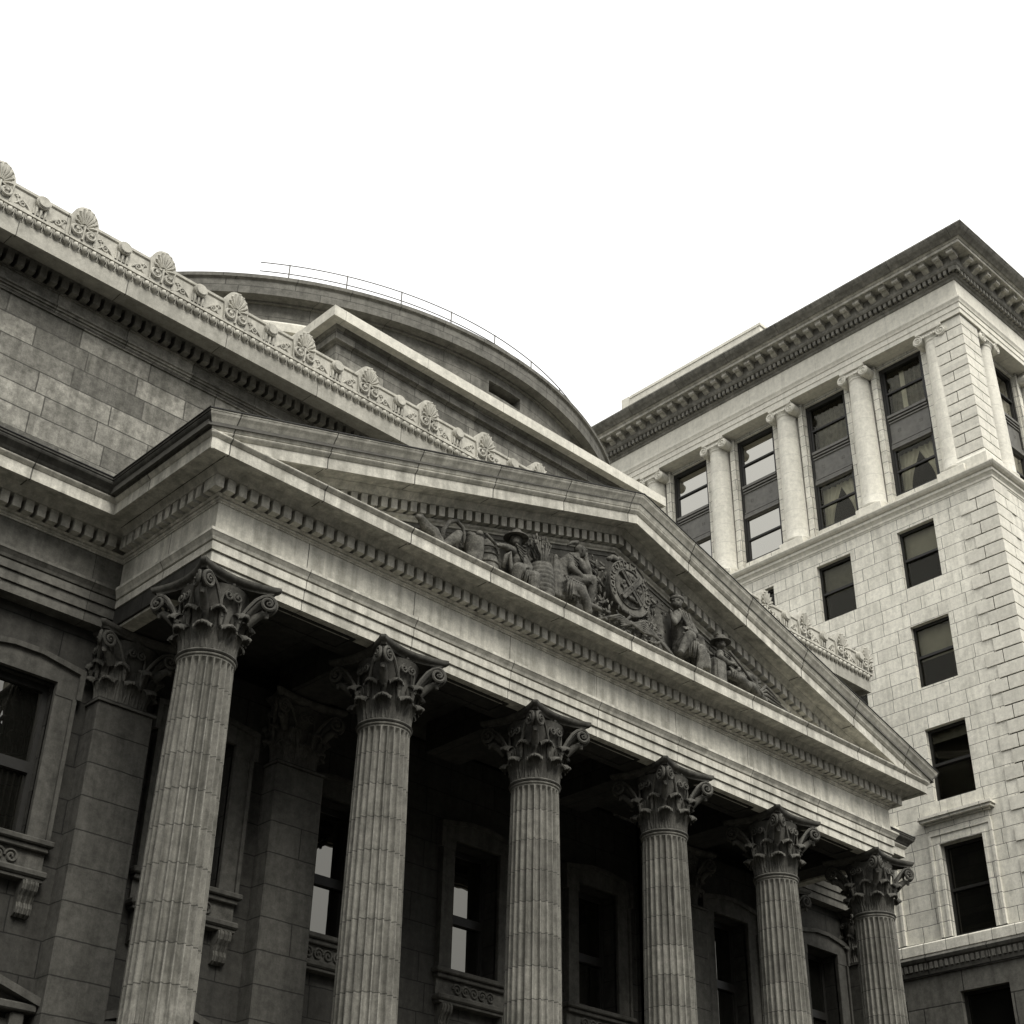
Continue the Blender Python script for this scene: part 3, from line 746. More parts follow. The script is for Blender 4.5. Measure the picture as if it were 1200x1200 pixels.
def hand(mb, x, y, z, d, r=.045):
    d = Vector(d).normalized(); mb.ball((x, y, z), r*1.2, sub=2); s_ = d.orthogonal().normalized()
    for i in range(4):
        o = s_*((i-1.5)*r*.75); p = Vector((x, y, z))+o; ln = r*(2.3-.25*abs(i-1.3))
        mb.chain([(*(p), r*.42), (*(p+d*ln*.6), r*.38), (*(p+d*ln+Vector((0,0,-r*.6))), r*.32)], sub=1)
    p = Vector((x, y, z))+s_*r*1.3; mb.chain([(*p, r*.42), (*(p+d*r*1.2+s_*r*.3), r*.36)], sub=1)
# settler seated at the left, hat on, arm stretched out to the left
f = MB()
head(f, 5.90, -.30, 4.40, .135, (-.75, -.65))
f.chain([(5.93,-.26,4.27,.075),(5.95,-.25,4.15,.13),(6.0,-.24,3.98,.185),(6.05,-.22,3.78,.18),(6.08,-.22,3.62,.19)])
f.chain([(5.80,-.30,4.13,.10),(5.66,-.38,4.08,.085),(5.50,-.42,4.05,.065),(5.40,-.42,4.03,.05)]); hand(f, 5.36, -.42, 4.02, (-1,-.1,0))
f.chain([(6.12,-.26,4.13,.10),(6.22,-.34,3.92,.08),(6.10,-.46,3.78,.06),(5.98,-.52,3.76,.05)]); hand(f, 5.94, -.52, 3.76, (-1,-.2,-.2))
f.chain([(6.0,-.28,3.62,.15),(5.82,-.50,3.66,.13),(5.70,-.58,3.60,.11),(5.70,-.50,3.30,.085),(5.64,-.56,3.26,.07)])
f.chain([(6.14,-.28,3.60,.15),(6.16,-.55,3.60,.13),(6.14,-.56,3.32,.09),(6.10,-.60,3.26,.07)])
o = fig('seated_figure', f); o['label'] = 'seated farmer figure in a brimmed hat stretching one arm to the left'
h = MB(); h.lathe([(.0,4.62),(.10,4.615),(.125,4.56),(.13,4.50),(.24,4.475),(.245,4.455),(.12,4.47)], (5.90, -.30), 24)
h.build('hat', M['relief'], o, smooth=math.radians(40))
# seated figure with blanket, leaning forward to the right
f = MB()
head(f, 7.66, -.34, 4.88, .135, (.9, -.42))
f.chain([(7.58,-.30,4.76,.08),(7.44,-.28,4.62,.16),(7.28,-.26,4.40,.20),(7.18,-.24,4.14,.19),(7.16,-.24,3.92,.21)])
f.chain([(7.58,-.36,4.60,.10),(7.68,-.46,4.40,.085),(7.74,-.50,4.26,.06),(7.70,-.52,4.42,.055),(7.70,-.46,4.66,.045)]); hand(f, 7.70, -.45, 4.70, (.1,.1,1), .04)
f.chain([(7.30,-.36,4.56,.10),(7.24,-.48,4.28,.085),(7.44,-.56,4.14,.06),(7.56,-.58,4.12,.05)]); hand(f, 7.60, -.58, 4.12, (1,0,-.1))
f.chain([(7.22,-.32,3.96,.17),(7.50,-.48,4.10,.14),(7.74,-.55,4.18,.115),(7.76,-.50,3.90,.095),(7.74,-.46,3.66,.07),(7.84,-.56,3.60,.06),(7.92,-.60,3.57,.045)])
f.chain([(7.18,-.40,3.86,.16),(7.34,-.58,3.78,.13),(7.50,-.62,3.60,.10),(7.58,-.60,3.40,.08)])
for i in range(6): f.chain([(6.98+.05*i,-.30,4.50-.08*i,.05),(6.92+.03*i,-.34-.02*i,4.1-.08*i,.06),(6.90+.10*i,-.38,3.60,.07)])
for i in range(7): f.chain([(7.18+.06*i,-.55,3.95,.03),(7.16+.075*i,-.60,3.62,.035)])
o = fig('seated_figure', f); o['label'] = 'bare-shouldered seated figure leaning forward beside the oval shield'
h = MB()
for i in range(5): h.tube([(7.60-.02*i,-.34,4.99), (7.55-.04*i,-.36,5.06-.02*i), (7.47-.05*i,-.34,5.07-.05*i)], [.02,.04,.015], n=6)
h.build('feathers', M['relief'], o, smooth=True)
# figure right of the shield, cap and cloak
f = MB()
head(f, 10.56, -.36, 4.84, .14, (-.85, -.5))
f.chain([(10.62,-.32,4.70,.085),(10.70,-.28,4.55,.17),(10.76,-.26,4.32,.21),(10.80,-.24,4.05,.20),(10.80,-.24,3.85,.21)])
f.chain([(10.54,-.38,4.55,.11),(10.40,-.46,4.36,.09),(10.30,-.50,4.22,.06),(10.24,-.46,4.42,.05)]); hand(f, 10.22, -.46, 4.46, (-.3,0,1), .04)
f.chain([(10.94,-.32,4.52,.12),(11.02,-.42,4.28,.095),(10.84,-.54,4.18,.07),(10.66,-.56,4.19,.055)]); hand(f, 10.62, -.56, 4.19, (-1,0,0))
f.chain([(10.74,-.34,3.90,.17),(10.70,-.56,4.02,.14),(10.62,-.62,4.00,.115),(10.50,-.58,3.76,.10),(10.40,-.54,3.56,.075),(10.32,-.62,3.52,.055)])
f.chain([(10.88,-.36,3.86,.17),(11.00,-.56,3.84,.13),(11.0,-.60,3.66,.10),(10.96,-.56,3.40,.08)])
for i in range(6): f.chain([(11.0,-.26,4.55-.03*i,.07),(11.10+.02*i,-.30-.03*i,4.2,.07),(11.06+.05*i,-.36-.03*i,3.55,.07)])
for i in range(4): f.chain([(10.50+.1*i,-.48,4.62,.03),(10.62+.07*i,-.52,4.36,.03),(10.72,-.50,4.22,.03)])
o = fig('seated_figure', f); o['label'] = 'seated figure in a cap and cloak with one hand on the knee, right of the oval shield'
h = MB(); h.ball((10.58,-.35,4.95), .155, (1,1,.55), sub=2); h.ball((10.68,-.36,4.98), .09, (1.2,1,.7), sub=2); h.fused('cap', M['relief'], o, .02, 1)
# reclining man with brimmed hat and long tool
f = MB()
head(f, 12.03, -.32, 4.44, .13, (-.4, -.9))
f.chain([(12.05,-.28,4.30,.075),(12.10,-.26,4.18,.14),(12.24,-.24,4.02,.17),(12.40,-.24,3.84,.165),(12.5,-.24,3.72,.17)])
f.chain([(11.98,-.32,4.18,.09),(11.86,-.42,4.02,.075),(12.0,-.52,3.90,.055),(12.12,-.54,3.92,.045)]); hand(f, 12.15, -.54, 3.92, (1,0,0))
f.chain([(12.28,-.32,4.14,.09),(12.44,-.42,3.98,.075),(12.34,-.52,3.86,.055)]); hand(f, 12.30, -.53, 3.85, (-1,0,-.2))
f.chain([(12.5,-.30,3.72,.15),(12.70,-.46,3.84,.12),(12.86,-.50,3.82,.095),(13.0,-.44,3.56,.08),(13.10,-.44,3.40,.06)])
f.chain([(12.5,-.38,3.62,.14),(12.76,-.50,3.62,.11),(13.0,-.50,3.50,.08),(13.24,-.50,3.44,.06)])
f.chain([(12.1,-.45,3.68,.10),(12.4,-.52,3.66,.10),(12.6,-.55,3.55,.09)])
o = fig('reclining_figure', f); o['label'] = 'reclining man in a brimmed hat holding a long tool'
h = MB(); h.lathe([(.0,4.63),(.10,4.62),(.12,4.56),(.125,4.51),(.225,4.49),(.23,4.47),(.12,4.48)], (12.03, -.32), 24); h.build('hat', M['relief'], o, smooth=math.radians(40))
MB().tube([(12.05,-.52,4.20), (13.05,-.58,3.50)], .028, n=8).build('long_tool', M['relief'], o)
# beehive barrel and wheat sheaf
mb = MB(); pr_ = []
for i in range(61):
    t = i/60; pr_.append((.25*(.72+.36*math.sin(PI*(.15+.72*t)))+.012*abs(math.sin(t*PI*9)), 3.25+.88*t))
mb.lathe([(.01, 3.25)]+pr_+[(.01, 4.13)], (6.60, -.28), 32); mb.build('barrel', M['relief'], tymp, smooth=math.radians(40))
mb = MB()
for i in range(30):
    a = random.uniform(-1, 1); b = random.uniform(-.12, .12); zt_ = random.uniform(4.45, 4.74)
    p = [(6.58+a*.08, -.25+b, 4.05), (6.58+a*.10, -.28+b, 4.30), (6.55+a*.26, -.30+b, zt_)]
    mb.tube(p, [.018,.02,.012], n=5); mb.ball(p[2], .035, (.7,.7,1.7), sub=1)
mb.build('wheat_sheaf', M['relief'], tymp, smooth=True)
# implements at the left corner: sickle hoop, basket, hive cone, sack, small head of a reclining lamb
mb = MB(); mb.tube([(4.06+.02*math.cos(0), -.25, 3.55), (4.08,-.28,3.85), (4.20,-.30,4.08), (4.38,-.30,4.17), (4.54,-.30,4.10), (4.60,-.28,3.92), (4.58,-.28,3.75)], [.05,.05,.045,.045,.04,.035,.02], n=8); mb.build('sickle', M['relief'], tymp, smooth=True)
mb = MB(); mb.chain([(4.16,-.26,3.55,.10),(4.36,-.30,3.78,.12),(4.44,-.30,3.92,.08)]); fig('sack', mb)
mb = MB(); mb.lathe([(.01,3.5),(.15,3.5),(.17,3.62),(.165,3.66),(.185,3.70),(.185,3.86),(.20,3.90),(.20,3.97),(.15,3.97),(.12,3.85)], (4.85,-.28), 28)
for i in range(9): mb.ball((4.85+random.uniform(-.13,.13), -.28+random.uniform(-.1,.1), 3.98+random.uniform(0,.12)), random.uniform(.05,.08), sub=2)
mb.build('fruit_basket', M['relief'], tymp, smooth=math.radians(50))
mb = MB(); mb.lathe([(.01,3.3),(.24,3.3),(.245,3.5),(.22,3.7),(.18,3.95),(.10,4.15),(.02,4.22)], (5.26,-.18), 24)
for zz, r_ in ((3.45,.25),(3.62,.235),(3.8,.21),(3.97,.175)): mb.lathe([(r_-.01,zz-.02),(r_+.02,zz),(r_-.01,zz+.02)], (5.26,-.18), 24)
mb.build('hive', M['relief'], tymp, smooth=math.radians(40))
mb = MB(); mb.chain([(3.98,-.24,3.50,.16),(3.82,-.28,3.66,.15),(3.66,-.30,3.72,.11),(3.50,-.32,3.84,.07),(3.42,-.34,3.82,.05)]); mb.ball((3.52,-.30,3.90),.05,sub=2); mb.chain([(4.0,-.24,3.6,.12),(4.2,-.26,3.42,.10)]); fig('recumbent_lamb', mb)
mb = MB(); mb.tube([(5.25,-.44,3.98),(4.98,-.46,4.08)], .03, n=8); mb.tube([(5.48,-.40,3.6),(5.52,-.45,3.85),(5.62,-.42,3.98),(5.72,-.36,3.7),(5.8,-.4,3.4)], .045, n=8); mb.build('plough', M['relief'], tymp, smooth=True)
# oval shield with motto ring and saltire
SX, SZ, SA, SBB = 9.04, 4.56, .615, .63; SY = -.36
mb = MB(); N = 64
lay = [(.90,.05),(1.0,.0),(1.0,-.045),(.975,-.06),(.955,-.05),(.94,-.03),(.72,-.03),(.705,-.055),(.68,-.06),(.66,-.05),(.65,-.03),(.50,-.055),(.30,-.075),(.02,-.085)]
vs = []
for k, d in lay:
    for i in range(N):
        a = 2*PI*i/N; vs.append((SX+SA*k*math.cos(a), SY+d, SZ+SBB*k*math.sin(a)))
fs = [(r*N+i, r*N+(i+1) % N, (r+1)*N+(i+1) % N, (r+1)*N+i) for r in range(len(lay)-1) for i in range(N)]
mb.add(vs, fs)
mb.lathe([], (0,0), 3) if False else None
vs = [(SX+SA*.9*math.cos(2*PI*i/N), SY+d, SZ+SBB*.9*math.sin(2*PI*i/N)) for d in (.05, .36) for i in range(N)]
mb.add(vs, [(i, (i+1) % N, N+(i+1) % N, N+i) for i in range(N)])
shield = mb.build('oval_shield', M['relief'], tymp, smooth=math.radians(40))
sal = MB()
for sg in (-1, 1):
    d = Vector((math.cos(PI/4*1.06), 0, sg*math.sin(PI/4*1.06))); nrm = Vector((-d.z, 0, d.x)); ln = .41
    for o1, wv, yy in ((0, .055, -.105), (.048, .012, -.118), (-.048, .012, -.118)):
        c = Vector((SX, SY, SZ))+nrm*o1; A_ = c-d*ln; B_ = c+d*ln; w2 = nrm*wv
        q = [A_-w2, B_-w2, B_+w2, A_+w2]; yf = SY+yy-(.004 if sg > 0 else 0)
        sal.add([(p.x, yf, p.z) for p in q]+[(p.x, SY-.02, p.z) for p in q], [(0,1,2,3),(0,4,5,1),(1,5,6,2),(2,6,7,3),(3,7,4,0)])
sal.build('saltire', M['relief'], shield)
for nm, cx, cz, kind in (('rose', 0, .24, 5), ('thistle', -.23, 0, 3), ('shamrock', .23, 0, 3), ('beaver', 0, -.25, 0)):
    e = MB(); cx += SX; cz += SZ; y_ = SY-.085
    if kind == 5:
        for i in range(6): e.ball((cx+.06*math.cos(i*PI/3), y_, cz+.06*math.sin(i*PI/3)), .042, sub=2)
        e.ball((cx, y_-.02, cz), .04, sub=2)
    elif nm == 'thistle':
        e.ball((cx, y_, cz+.05), .055, (.9,.8,1.1), sub=2); e.chain([(cx, y_, cz, .02), (cx+.01, y_, cz-.12, .015)])
        for sg in (-1, 1): e.chain([(cx, y_, cz-.08, .015), (cx+sg*.07, y_, cz-.02, .025), (cx+sg*.08, y_, cz+.03, .012)])
    elif nm == 'shamrock':
        for a in (90, 210, 330): e.ball((cx+.055*math.cos(math.radians(a)), y_, cz+.02+.055*math.sin(math.radians(a))), .045, sub=2)
        e.chain([(cx, y_, cz, .018), (cx+.02, y_, cz-.12, .014)])
    else:
        e.ball((cx, y_, cz), .07, (1.5,.7,.8), sub=2); e.ball((cx-.11, y_, cz+.015), .04, sub=2); e.ball((cx+.13, y_, cz-.03), .05, (1.4,.6,.4), sub=2)
    e.fused(nm, M['relief'], shield, .014, 1)
# motto
def letter_mesh(ch, size):
    c = bpy.data.curves.new('letter', 'FONT'); c.body = ch; c.size = size; c.extrude = .014; c.bevel_depth = .003; c.align_x = 'CENTER'
    o = bpy.data.objects.new('letter', c); col.objects.link(o); dg = bpy.context.evaluated_depsgraph_get()
    me = bpy.data.meshes.new_from_object(o.evaluated_get(dg)); vs = [v.co.copy() for v in me.vertices]; fs = [tuple(p.vertices) for p in me.polygons]
    bpy.data.objects.remove(o); bpy.data.curves.remove(c); bpy.data.meshes.remove(me); return vs, fs
lt = MB(); N2 = 64
vs = [(SX+SA*k_*math.cos(2*PI*i/N2), SY-.034, SZ+SBB*k_*math.sin(2*PI*i/N2)) for k_ in (.735, .93) for i in range(N2)]
lt.add(vs, [(i, (i+1) % N2, N2+(i+1) % N2, N2+i) for i in range(N2)]); word = 'CONCORDIA SALUS'
for i, ch in enumerate(word):
    if ch == ' ': continue
    a = math.radians(205-i*(232/14)); vs, fs = letter_mesh(ch, .17)
    px, pz = SX+SA*.775*math.cos(a), SZ+SBB*.775*math.sin(a); rot = a-PI/2
    lt.add([(px+(v.x*math.cos(rot)-v.y*math.sin(rot)), SY-.045-v.z, pz+(v.x*math.sin(rot)+v.y*math.cos(rot))) for v in vs], fs)
lt.build('motto_lettering', M['tymp'], shield)
# crest lump, foliage and ropes about the shield, banner, chest
def leaves(mb, n, box_, size, seed):
    rnd = random.Random(seed)
    for i in range(n):
        c = Vector((rnd.uniform(*box_[0]), rnd.uniform(*box_[1]), rnd.uniform(*box_[2]))); r = Matrix.Rotation(rnd.uniform(-1.4, 1.4), 3, 'Y') @ Matrix.Rotation(rnd.uniform(-.6, .6), 3, 'X')
        s_ = size*rnd.uniform(.7, 1.3); mb.ball(c, s_, (.42, .22, 1.0), sub=1, rot=r)
    return mb
mb = leaves(MB(), 95, ((7.95, 8.50), (-.34, -.08), (3.6, 4.98)), .085, 3)
for i in range(6): mb.tube([(8.35-.05*i, -.15, 3.5), (8.25-.05*i, -.2, 4.2), (8.2-.04*i+.03*random.random(), -.2, 4.85)], .018, n=5)
mb.build('leafy_branch', M['relief'], tymp, smooth=True)
mb = leaves(MB(), 80, ((9.50, 9.95), (-.34, -.10), (3.62, 4.75)), .08, 4); mb.build('leafy_branch', M['relief'], tymp, smooth=True)
mb = leaves(MB(), 90, ((8.2, 10.1), (-.50, -.25), (3.42, 3.98)), .085, 5)
for i in range(6):
    z_ = 3.45+.09*i; mb.tube([(8.0+.2*i, -.42, z_), (8.6, -.50, 3.75-.05*i), (9.3, -.5, 3.62+.05*i), (9.9+.08*i, -.44, 3.75-.06*i), (10.15, -.40, 3.3)], .03, n=6)
mb.build('garland', M['relief'], tymp, smooth=True)
mb = MB(); mb.ball((8.72,-.26,5.20),.11,(1.2,.8,.8),sub=2); mb.ball((8.93,-.24,5.26),.10,(1.3,.8,.7),sub=2); mb.ball((9.15,-.24,5.22),.11,(1,.8,.9),sub=2); mb.ball((8.58,-.26,5.14),.06,sub=2); mb.chain([(9.2,-.24,5.2,.07),(9.38,-.2,5.08,.06)]); mb.fused('crest', M['relief'], tymp, .02, 2)
mb = MB()
vs = []
for i in range(13):
    t = i/12
    for j in range(10):
        u = j/9; vs.append((9.72+.50*t, -.22-.05*math.sin(t*7+u*2), 3.75+.95*u-.25*t+.05*math.sin(t*6)))
mb.add(vs, [(i*10+j, i*10+j+1, (i+1)*10+j+1, (i+1)*10+j) for i in range(12) for j in range(9)])
mb.add([(v[0], v[1]+.05, v[2]) for v in vs], [(i*10+j, (i+1)*10+j, (i+1)*10+j+1, i*10+j+1) for i in range(12) for j in range(9)])
mb.build('banner', M['relief'], tymp, smooth=True)
mb = MB().bbox(11.58, 11.95, -.50, -.15, 3.25, 3.92, .03); mb.bbox(11.62, 11.91, -.53, -.49, 3.35, 3.85, .01); mb.build('chest', M['relief'], tymp)
mb = MB()
for i in range(4): mb.tube([(11.18+.09*i, -.40, 3.3), (11.14+.09*i, -.46, 3.7), (11.20+.09*i, -.40, 4.15-.06*i)], [.045,.05,.03], n=7)
mb.ball((11.35,-.25,4.0),.18,(1,.5,1.1),sub=2); mb.build('oar_bundle', M['relief'], tymp, smooth=True)
mb = leaves(MB(), 60, ((13.05, 13.75), (-.34, -.05), (3.42, 3.98)), .10, 8)
leaves(mb, 40, ((13.7, 14.5), (-.30, -.05), (3.35, 3.72)), .09, 9)
for i in range(5): mb.tube([(12.9, -.4, 3.4+.05*i), (13.4, -.42, 3.86-.1*i), (13.85+.12*i, -.38, 3.72-.07*i)], [.05,.04,.015], n=6)
mb.build('corner_foliage', M['relief'], tymp, smooth=True)
mb = MB(); mb.tube([(11.55,-.2,4.28),(11.72,-.24,4.12),(11.92,-.2,4.16)], [.03,.05,.02], n=6); mb.tube([(11.2,-.15,4.48),(11.5,-.2,4.28),(11.6,-.2,4.33)], [.03,.04,.02], n=6); mb.build('driftwood', M['relief'], tymp, smooth=True)
mb = leaves(MB(), 70, ((6.28, 6.95), (-.14, -.03), (3.9, 4.75)), .07, 21)
leaves(mb, 60, ((4.55, 5.75), (-.14, -.03), (3.5, 4.22)), .065, 22); leaves(mb, 45, ((3.5, 4.6), (-.12, -.03), (3.4, 3.8)), .06, 23); leaves(mb, 60, ((6.9, 7.9), (-.14, -.03), (3.5, 4.7)), .065, 24)
mb.build('background_foliage', M['relief'], tymp, smooth=True)
mb = leaves(MB(), 70, ((11.0, 12.0), (-.14, -.03), (3.5, 4.45)), .065, 25); leaves(mb, 60, ((12.2, 13.0), (-.14, -.03), (3.4, 4.1)), .065, 26); leaves(mb, 60, ((9.7, 10.5), (-.12, -.03), (3.6, 4.9)), .065, 27)
for i in range(9): mb.tube([(11.05+.07*i, -.12, 3.4), (11.0+.09*i, -.16, 3.9), (11.1+.05*i, -.1, 4.5-.05*i)], .018, n=5)
mb.build('background_foliage', M['relief'], tymp, smooth=True)
for (bx, by, bz, n_, sp_, dz_), (cx_, cy_, cz_) in zip(((7.25,-.60,3.95,7,.07,.45), (10.72,-.62,4.0,6,.07,.45), (6.0,-.54,3.72,5,.06,.35), (12.3,-.56,3.78,7,.07,.22)), ((7.40,-.44,4.55), (10.72,-.46,4.55), (5.95,-.42,4.15), (12.15,-.42,4.15))):
    mb = MB()
    for i in range(n_):
        x_ = bx+sp_*(i-n_/2); mb.tube([(x_, by+.06, bz+.05), (x_+.02, by-.01, bz-.25*dz_), (x_-.02+.03*(i % 2), by+.02, bz-dz_)], [.02,.032,.015], n=6)
    mb.tube([(bx-sp_*n_/2-.03, by+.05, bz+.03), (bx, by+.03, bz+.0), (bx+sp_*n_/2, by+.05, bz+.03)], .03, n=6); mb.build('skirt_folds', M['relief'], tymp, smooth=True)
    mb = MB(); mb.tube([(cx_-.10, cy_+.05, cz_+.12), (cx_, cy_, cz_-.1), (cx_+.06, cy_+.03, cz_-.26)], .03, n=6)
    for i in range(5): mb.tube([(cx_-.14+.03*i, cy_+.02, cz_+.10-.05*i), (cx_, cy_-.02, cz_+.02-.06*i), (cx_+.14-.02*i, cy_+.03, cz_+.06-.07*i)], .018, n=6)
    mb.build('coat_folds', M['relief'], tymp, smooth=True)
leaves(MB(), 40, ((2.2, 3.4), (-.30, -.05), (3.35, 3.62)), .08, 12).build('corner_foliage', M['relief'], tymp, smooth=True)

# ------------------------------------------------------------------ stylobate and steps
st = MB(); st.bbox(L-.6, RR+.6, -.55, YC, GZ+.02, -9.15, .02)
for i in range(9): st.bbox(L+.2, RR-.2, -.55-.36*(i+1), -.55-.36*i+.0, GZ+.02, -9.15-.30*(i+1)-.02, .012)
st.build('portico_steps', M['step'], bank)

# ------------------------------------------------------------------ office block
OX, OY = 26.0, -.43; OYB = 17.0; OXR = 42.0
WY = [2.40+3.15*k for k in range(5)]; WW = .675
rows = [(12.70, 14.79), (9.27, 11.36), (5.67, 7.93), (1.77, 4.38), (-2.6, .31), (-6.6, -3.6)]
FX = [29.4+3.15*k for k in range(4)]
def flat_holes(cs, rws, w): return [(c-w, c+w, a, b) for c in cs for a, b in rws]
mb = MB()
wall(mb, 'x', OX, OY, OYB, .88, 15.30, flat_holes(WY, rows[:4], WW), .28)
wall(mb, 'y', OY, OX, OXR, .88, 15.30, flat_holes(FX, rows[:4], WW), .28)
mb.add([(OX, OYB, GZ), (OXR, OYB, GZ), (OXR, OYB, 22), (OX, OYB, 22)], [(0,1,2,3)]); mb.add([(OXR, OY, GZ), (OXR, OYB, GZ), (OXR, OYB, 22), (OXR, OY, 22)], [(0,1,2,3)])
mb.build('wall', M['office'], office)
mb = MB()
wall(mb, 'x', OX+.03, OY+.03, OYB, GZ, .88, flat_holes(WY, rows[4:], .735), .34)
wall(mb, 'y', OY+.03, OX+.03, OXR, GZ, .88, flat_holes(FX, rows[4:], .735), .34)
mb.build('base_wall', M['office_base'], office)
# recessed top storey wall behind the columns
UX = 26.6; UY = OY+.6; UW = .875; uz = (16.54, 21.82)
mb = MB(); wall(mb, 'x', UX, UY, OYB, 15.86, 22.0, flat_holes(WY, [uz], UW), .12); wall(mb, 'y', UY, UX, OXR, 15.86, 22.0, flat_holes(FX, [uz], UW), .12)
for y in WY:
    for sg in (-1, 1):
        a, b = sorted((y+sg*(UW+.03), y+sg*(UW+.24))); mb.bbox(UX-.12, UX+.02, a, b, 15.9, 21.98, .012)
for x in FX:
    for sg in (-1, 1):
        a, b = sorted((x+sg*(UW+.03), x+sg*(UW+.24))); mb.bbox(a, b, UY-.12, UY+.02, 15.9, 21.98, .012)
mb.build('top_storey_wall', M['office'], office)
# corner quoins with real open joints
def quoins(z0, z1, hgt, cx, cy, lens, split, name, core_y, core_x, dep=.035, pier=None):
    q = MB(); z = z1; i = 0
    while z-hgt > z0-.02:
        za, zb = z-hgt+.021, z-.021; odd = i % 2
        ls = lens[odd]
        cuts = [0]+([split] if odd else [])+[ls]
        for a, b in zip(cuts[:-1], cuts[1:]):
            aa = a+(.016 if a else 0); bb = b-(.016 if b < ls or pier else 0)
            if a == 0:
                q.prism([(cx-dep, cy-dep), (cx+bb, cy-dep), (cx+bb, cy+.02), (cx+.02, cy+.02), (cx+.02, cy+bb), (cx-dep, cy+bb)], 'z', za, zb)
            else:
                q.bbox(cx+aa, cx+bb, cy-dep, cy+.02, za, zb, .004); q.bbox(cx-dep, cx+.02, cy+aa, cy+bb, za, zb, .004)
        z -= hgt; i += 1
    return q.build(name, M['office_quoin'], office)
quoins(.95, 15.27, .437, OX, OY, (.86, 1.20), .62, 'corner_quoins', None, None)
MB().box(OX-.004, OX+.02, OY-.004, OY+.855, .95, 15.27).build('quoin_bed', M['groove'], office); MB().box(OX+.021, OX+.855, OY-.004, OY+.02, .95, 15.27).build('quoin_bed', M['groove'], office)
PX, PY = OX+.10, OY+.10
quoins(16.55, 21.97, .4165, PX+.035, PY+.035, (1.06, 1.06), .54, 'corner_pier', None, None, pier=True)
MB().box(PX+.03, PX+1.07, PY+.03, PY+1.07, 15.9, 21.98).build('pier_core', M['groove'], office)
MB().sweep([(-.3,15.86),(.10,15.86),(.10,16.36),(.06,16.42),(.03,16.48),(.02,16.545),(-.3,16.545)], [(PX+.03, PY+1.1), (PX+.03, PY+.03), (PX+1.1, PY+.03)]).build('pier_base', M['office_plain'], office)
po = [(OX, OYB), (OX, OY), (OXR, OY)]
MB().sweep([(-.4,15.27),(.02,15.27),(.02,15.30),(.05,15.33),(.055,15.40),(.10,15.46),(.15,15.50),(.15,15.60),(.20,15.61),(.26,15.66),(.30,15.72),(.30,15.76),(.10,15.82),(-.9,15.88)], po).build('string_course', M['office_plain'], office)
MB().sweep([(-.3,1.42),(.10,1.42),(.12,1.44),(.12,1.70),(.09,1.74),(-.02,1.76),(-.3,1.76)], po).build('sill_course', M['office'], office)
mb = MB().sweep([(-.3,.86),(.02,.86),(.04,.90),(.05,.98),(.05,1.22),(.12,1.25),(.16,1.33),(.10,1.42),(-.3,1.42)], po)
dentils_line(mb, 'y-', OX, OY-.06, OYB, 1.02, 1.20, .04, .11, sp=.16, wd=.09); dentils_line(mb, 'x', OY, OX-.06, OXR, 1.02, 1.20, .04, .11, sp=.16, wd=.09)
mb.build('lower_dentil_course', M['office_base'], office)
# entablature
pe = [(OX+.03, OYB), (OX+.03, OY+.03), (OXR, OY+.03)]
MB().sweep([(-.75,22.02),(-.75,21.98),(0,21.98),(0,22.17),(.025,22.18),(.025,22.39),(.05,22.40),(.07,22.47),(.11,22.55),(.11,22.60),(.03,22.66),(.02,22.72),(.02,22.85),(-.75,22.85)], pe).build('architrave', M['office_plain'], office)
MB().sweep([(-.5,22.85),(0,22.85),(0,23.38),(-.5,23.38)], pe).build('frieze', M['office_plain'], office)
mb = MB().sweep([(-.5,23.38),(.03,23.38),(.06,23.42),(.06,23.46),(.12,23.50),(.14,23.545),(.02,23.548),(.02,23.73),(.27,23.735),(.30,23.77),(.32,23.80),(.32,24.17),(-.5,24.17)], pe)
dentils_line(mb, 'y-', OX+.03, OY-.2, OYB, 23.552, 23.728, .01, .25, sp=.20, wd=.115); dentils_line(mb, 'x', OY+.03, OX-.2, OXR, 23.552, 23.728, .01, .25, sp=.20, wd=.115)
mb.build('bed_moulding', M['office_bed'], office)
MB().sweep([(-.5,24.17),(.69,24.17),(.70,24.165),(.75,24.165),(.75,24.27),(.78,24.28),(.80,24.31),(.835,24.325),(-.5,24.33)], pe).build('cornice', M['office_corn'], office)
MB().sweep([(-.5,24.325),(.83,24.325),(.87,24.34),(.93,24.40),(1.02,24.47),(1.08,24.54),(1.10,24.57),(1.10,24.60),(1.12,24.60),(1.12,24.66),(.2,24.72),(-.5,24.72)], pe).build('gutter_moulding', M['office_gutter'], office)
def modillion_mb():   # local: outward -x
    mb = MB(); mb.prism([(0,0),(-.33,0),(-.34,-.03),(-.33,-.10),(-.27,-.14),(-.18,-.12),(-.10,-.19),(-.02,-.23),(0,-.23)], 'y', -.12, .12)
    mb.box(-.36, 0, -.14, .14, -.001, .035)
    return mb
mod = modillion_mb().build('modillion', M['office_corn'], None); setp(mod, office); mx_ = OX+.03-.31; k = 0; y = OY-.28
while y < OYB-.3:
    if k == 0: mod.location = (mx_, y, 24.13)
    else: copy_part(mod, office, (mx_, y, 24.13))
    y += .54; k += 1
x = OX-.28+.54
while x < 33:
    copy_part(mod, office, (x, OY+.03-.31, 24.13), (0, 0, PI/2)); x += .57
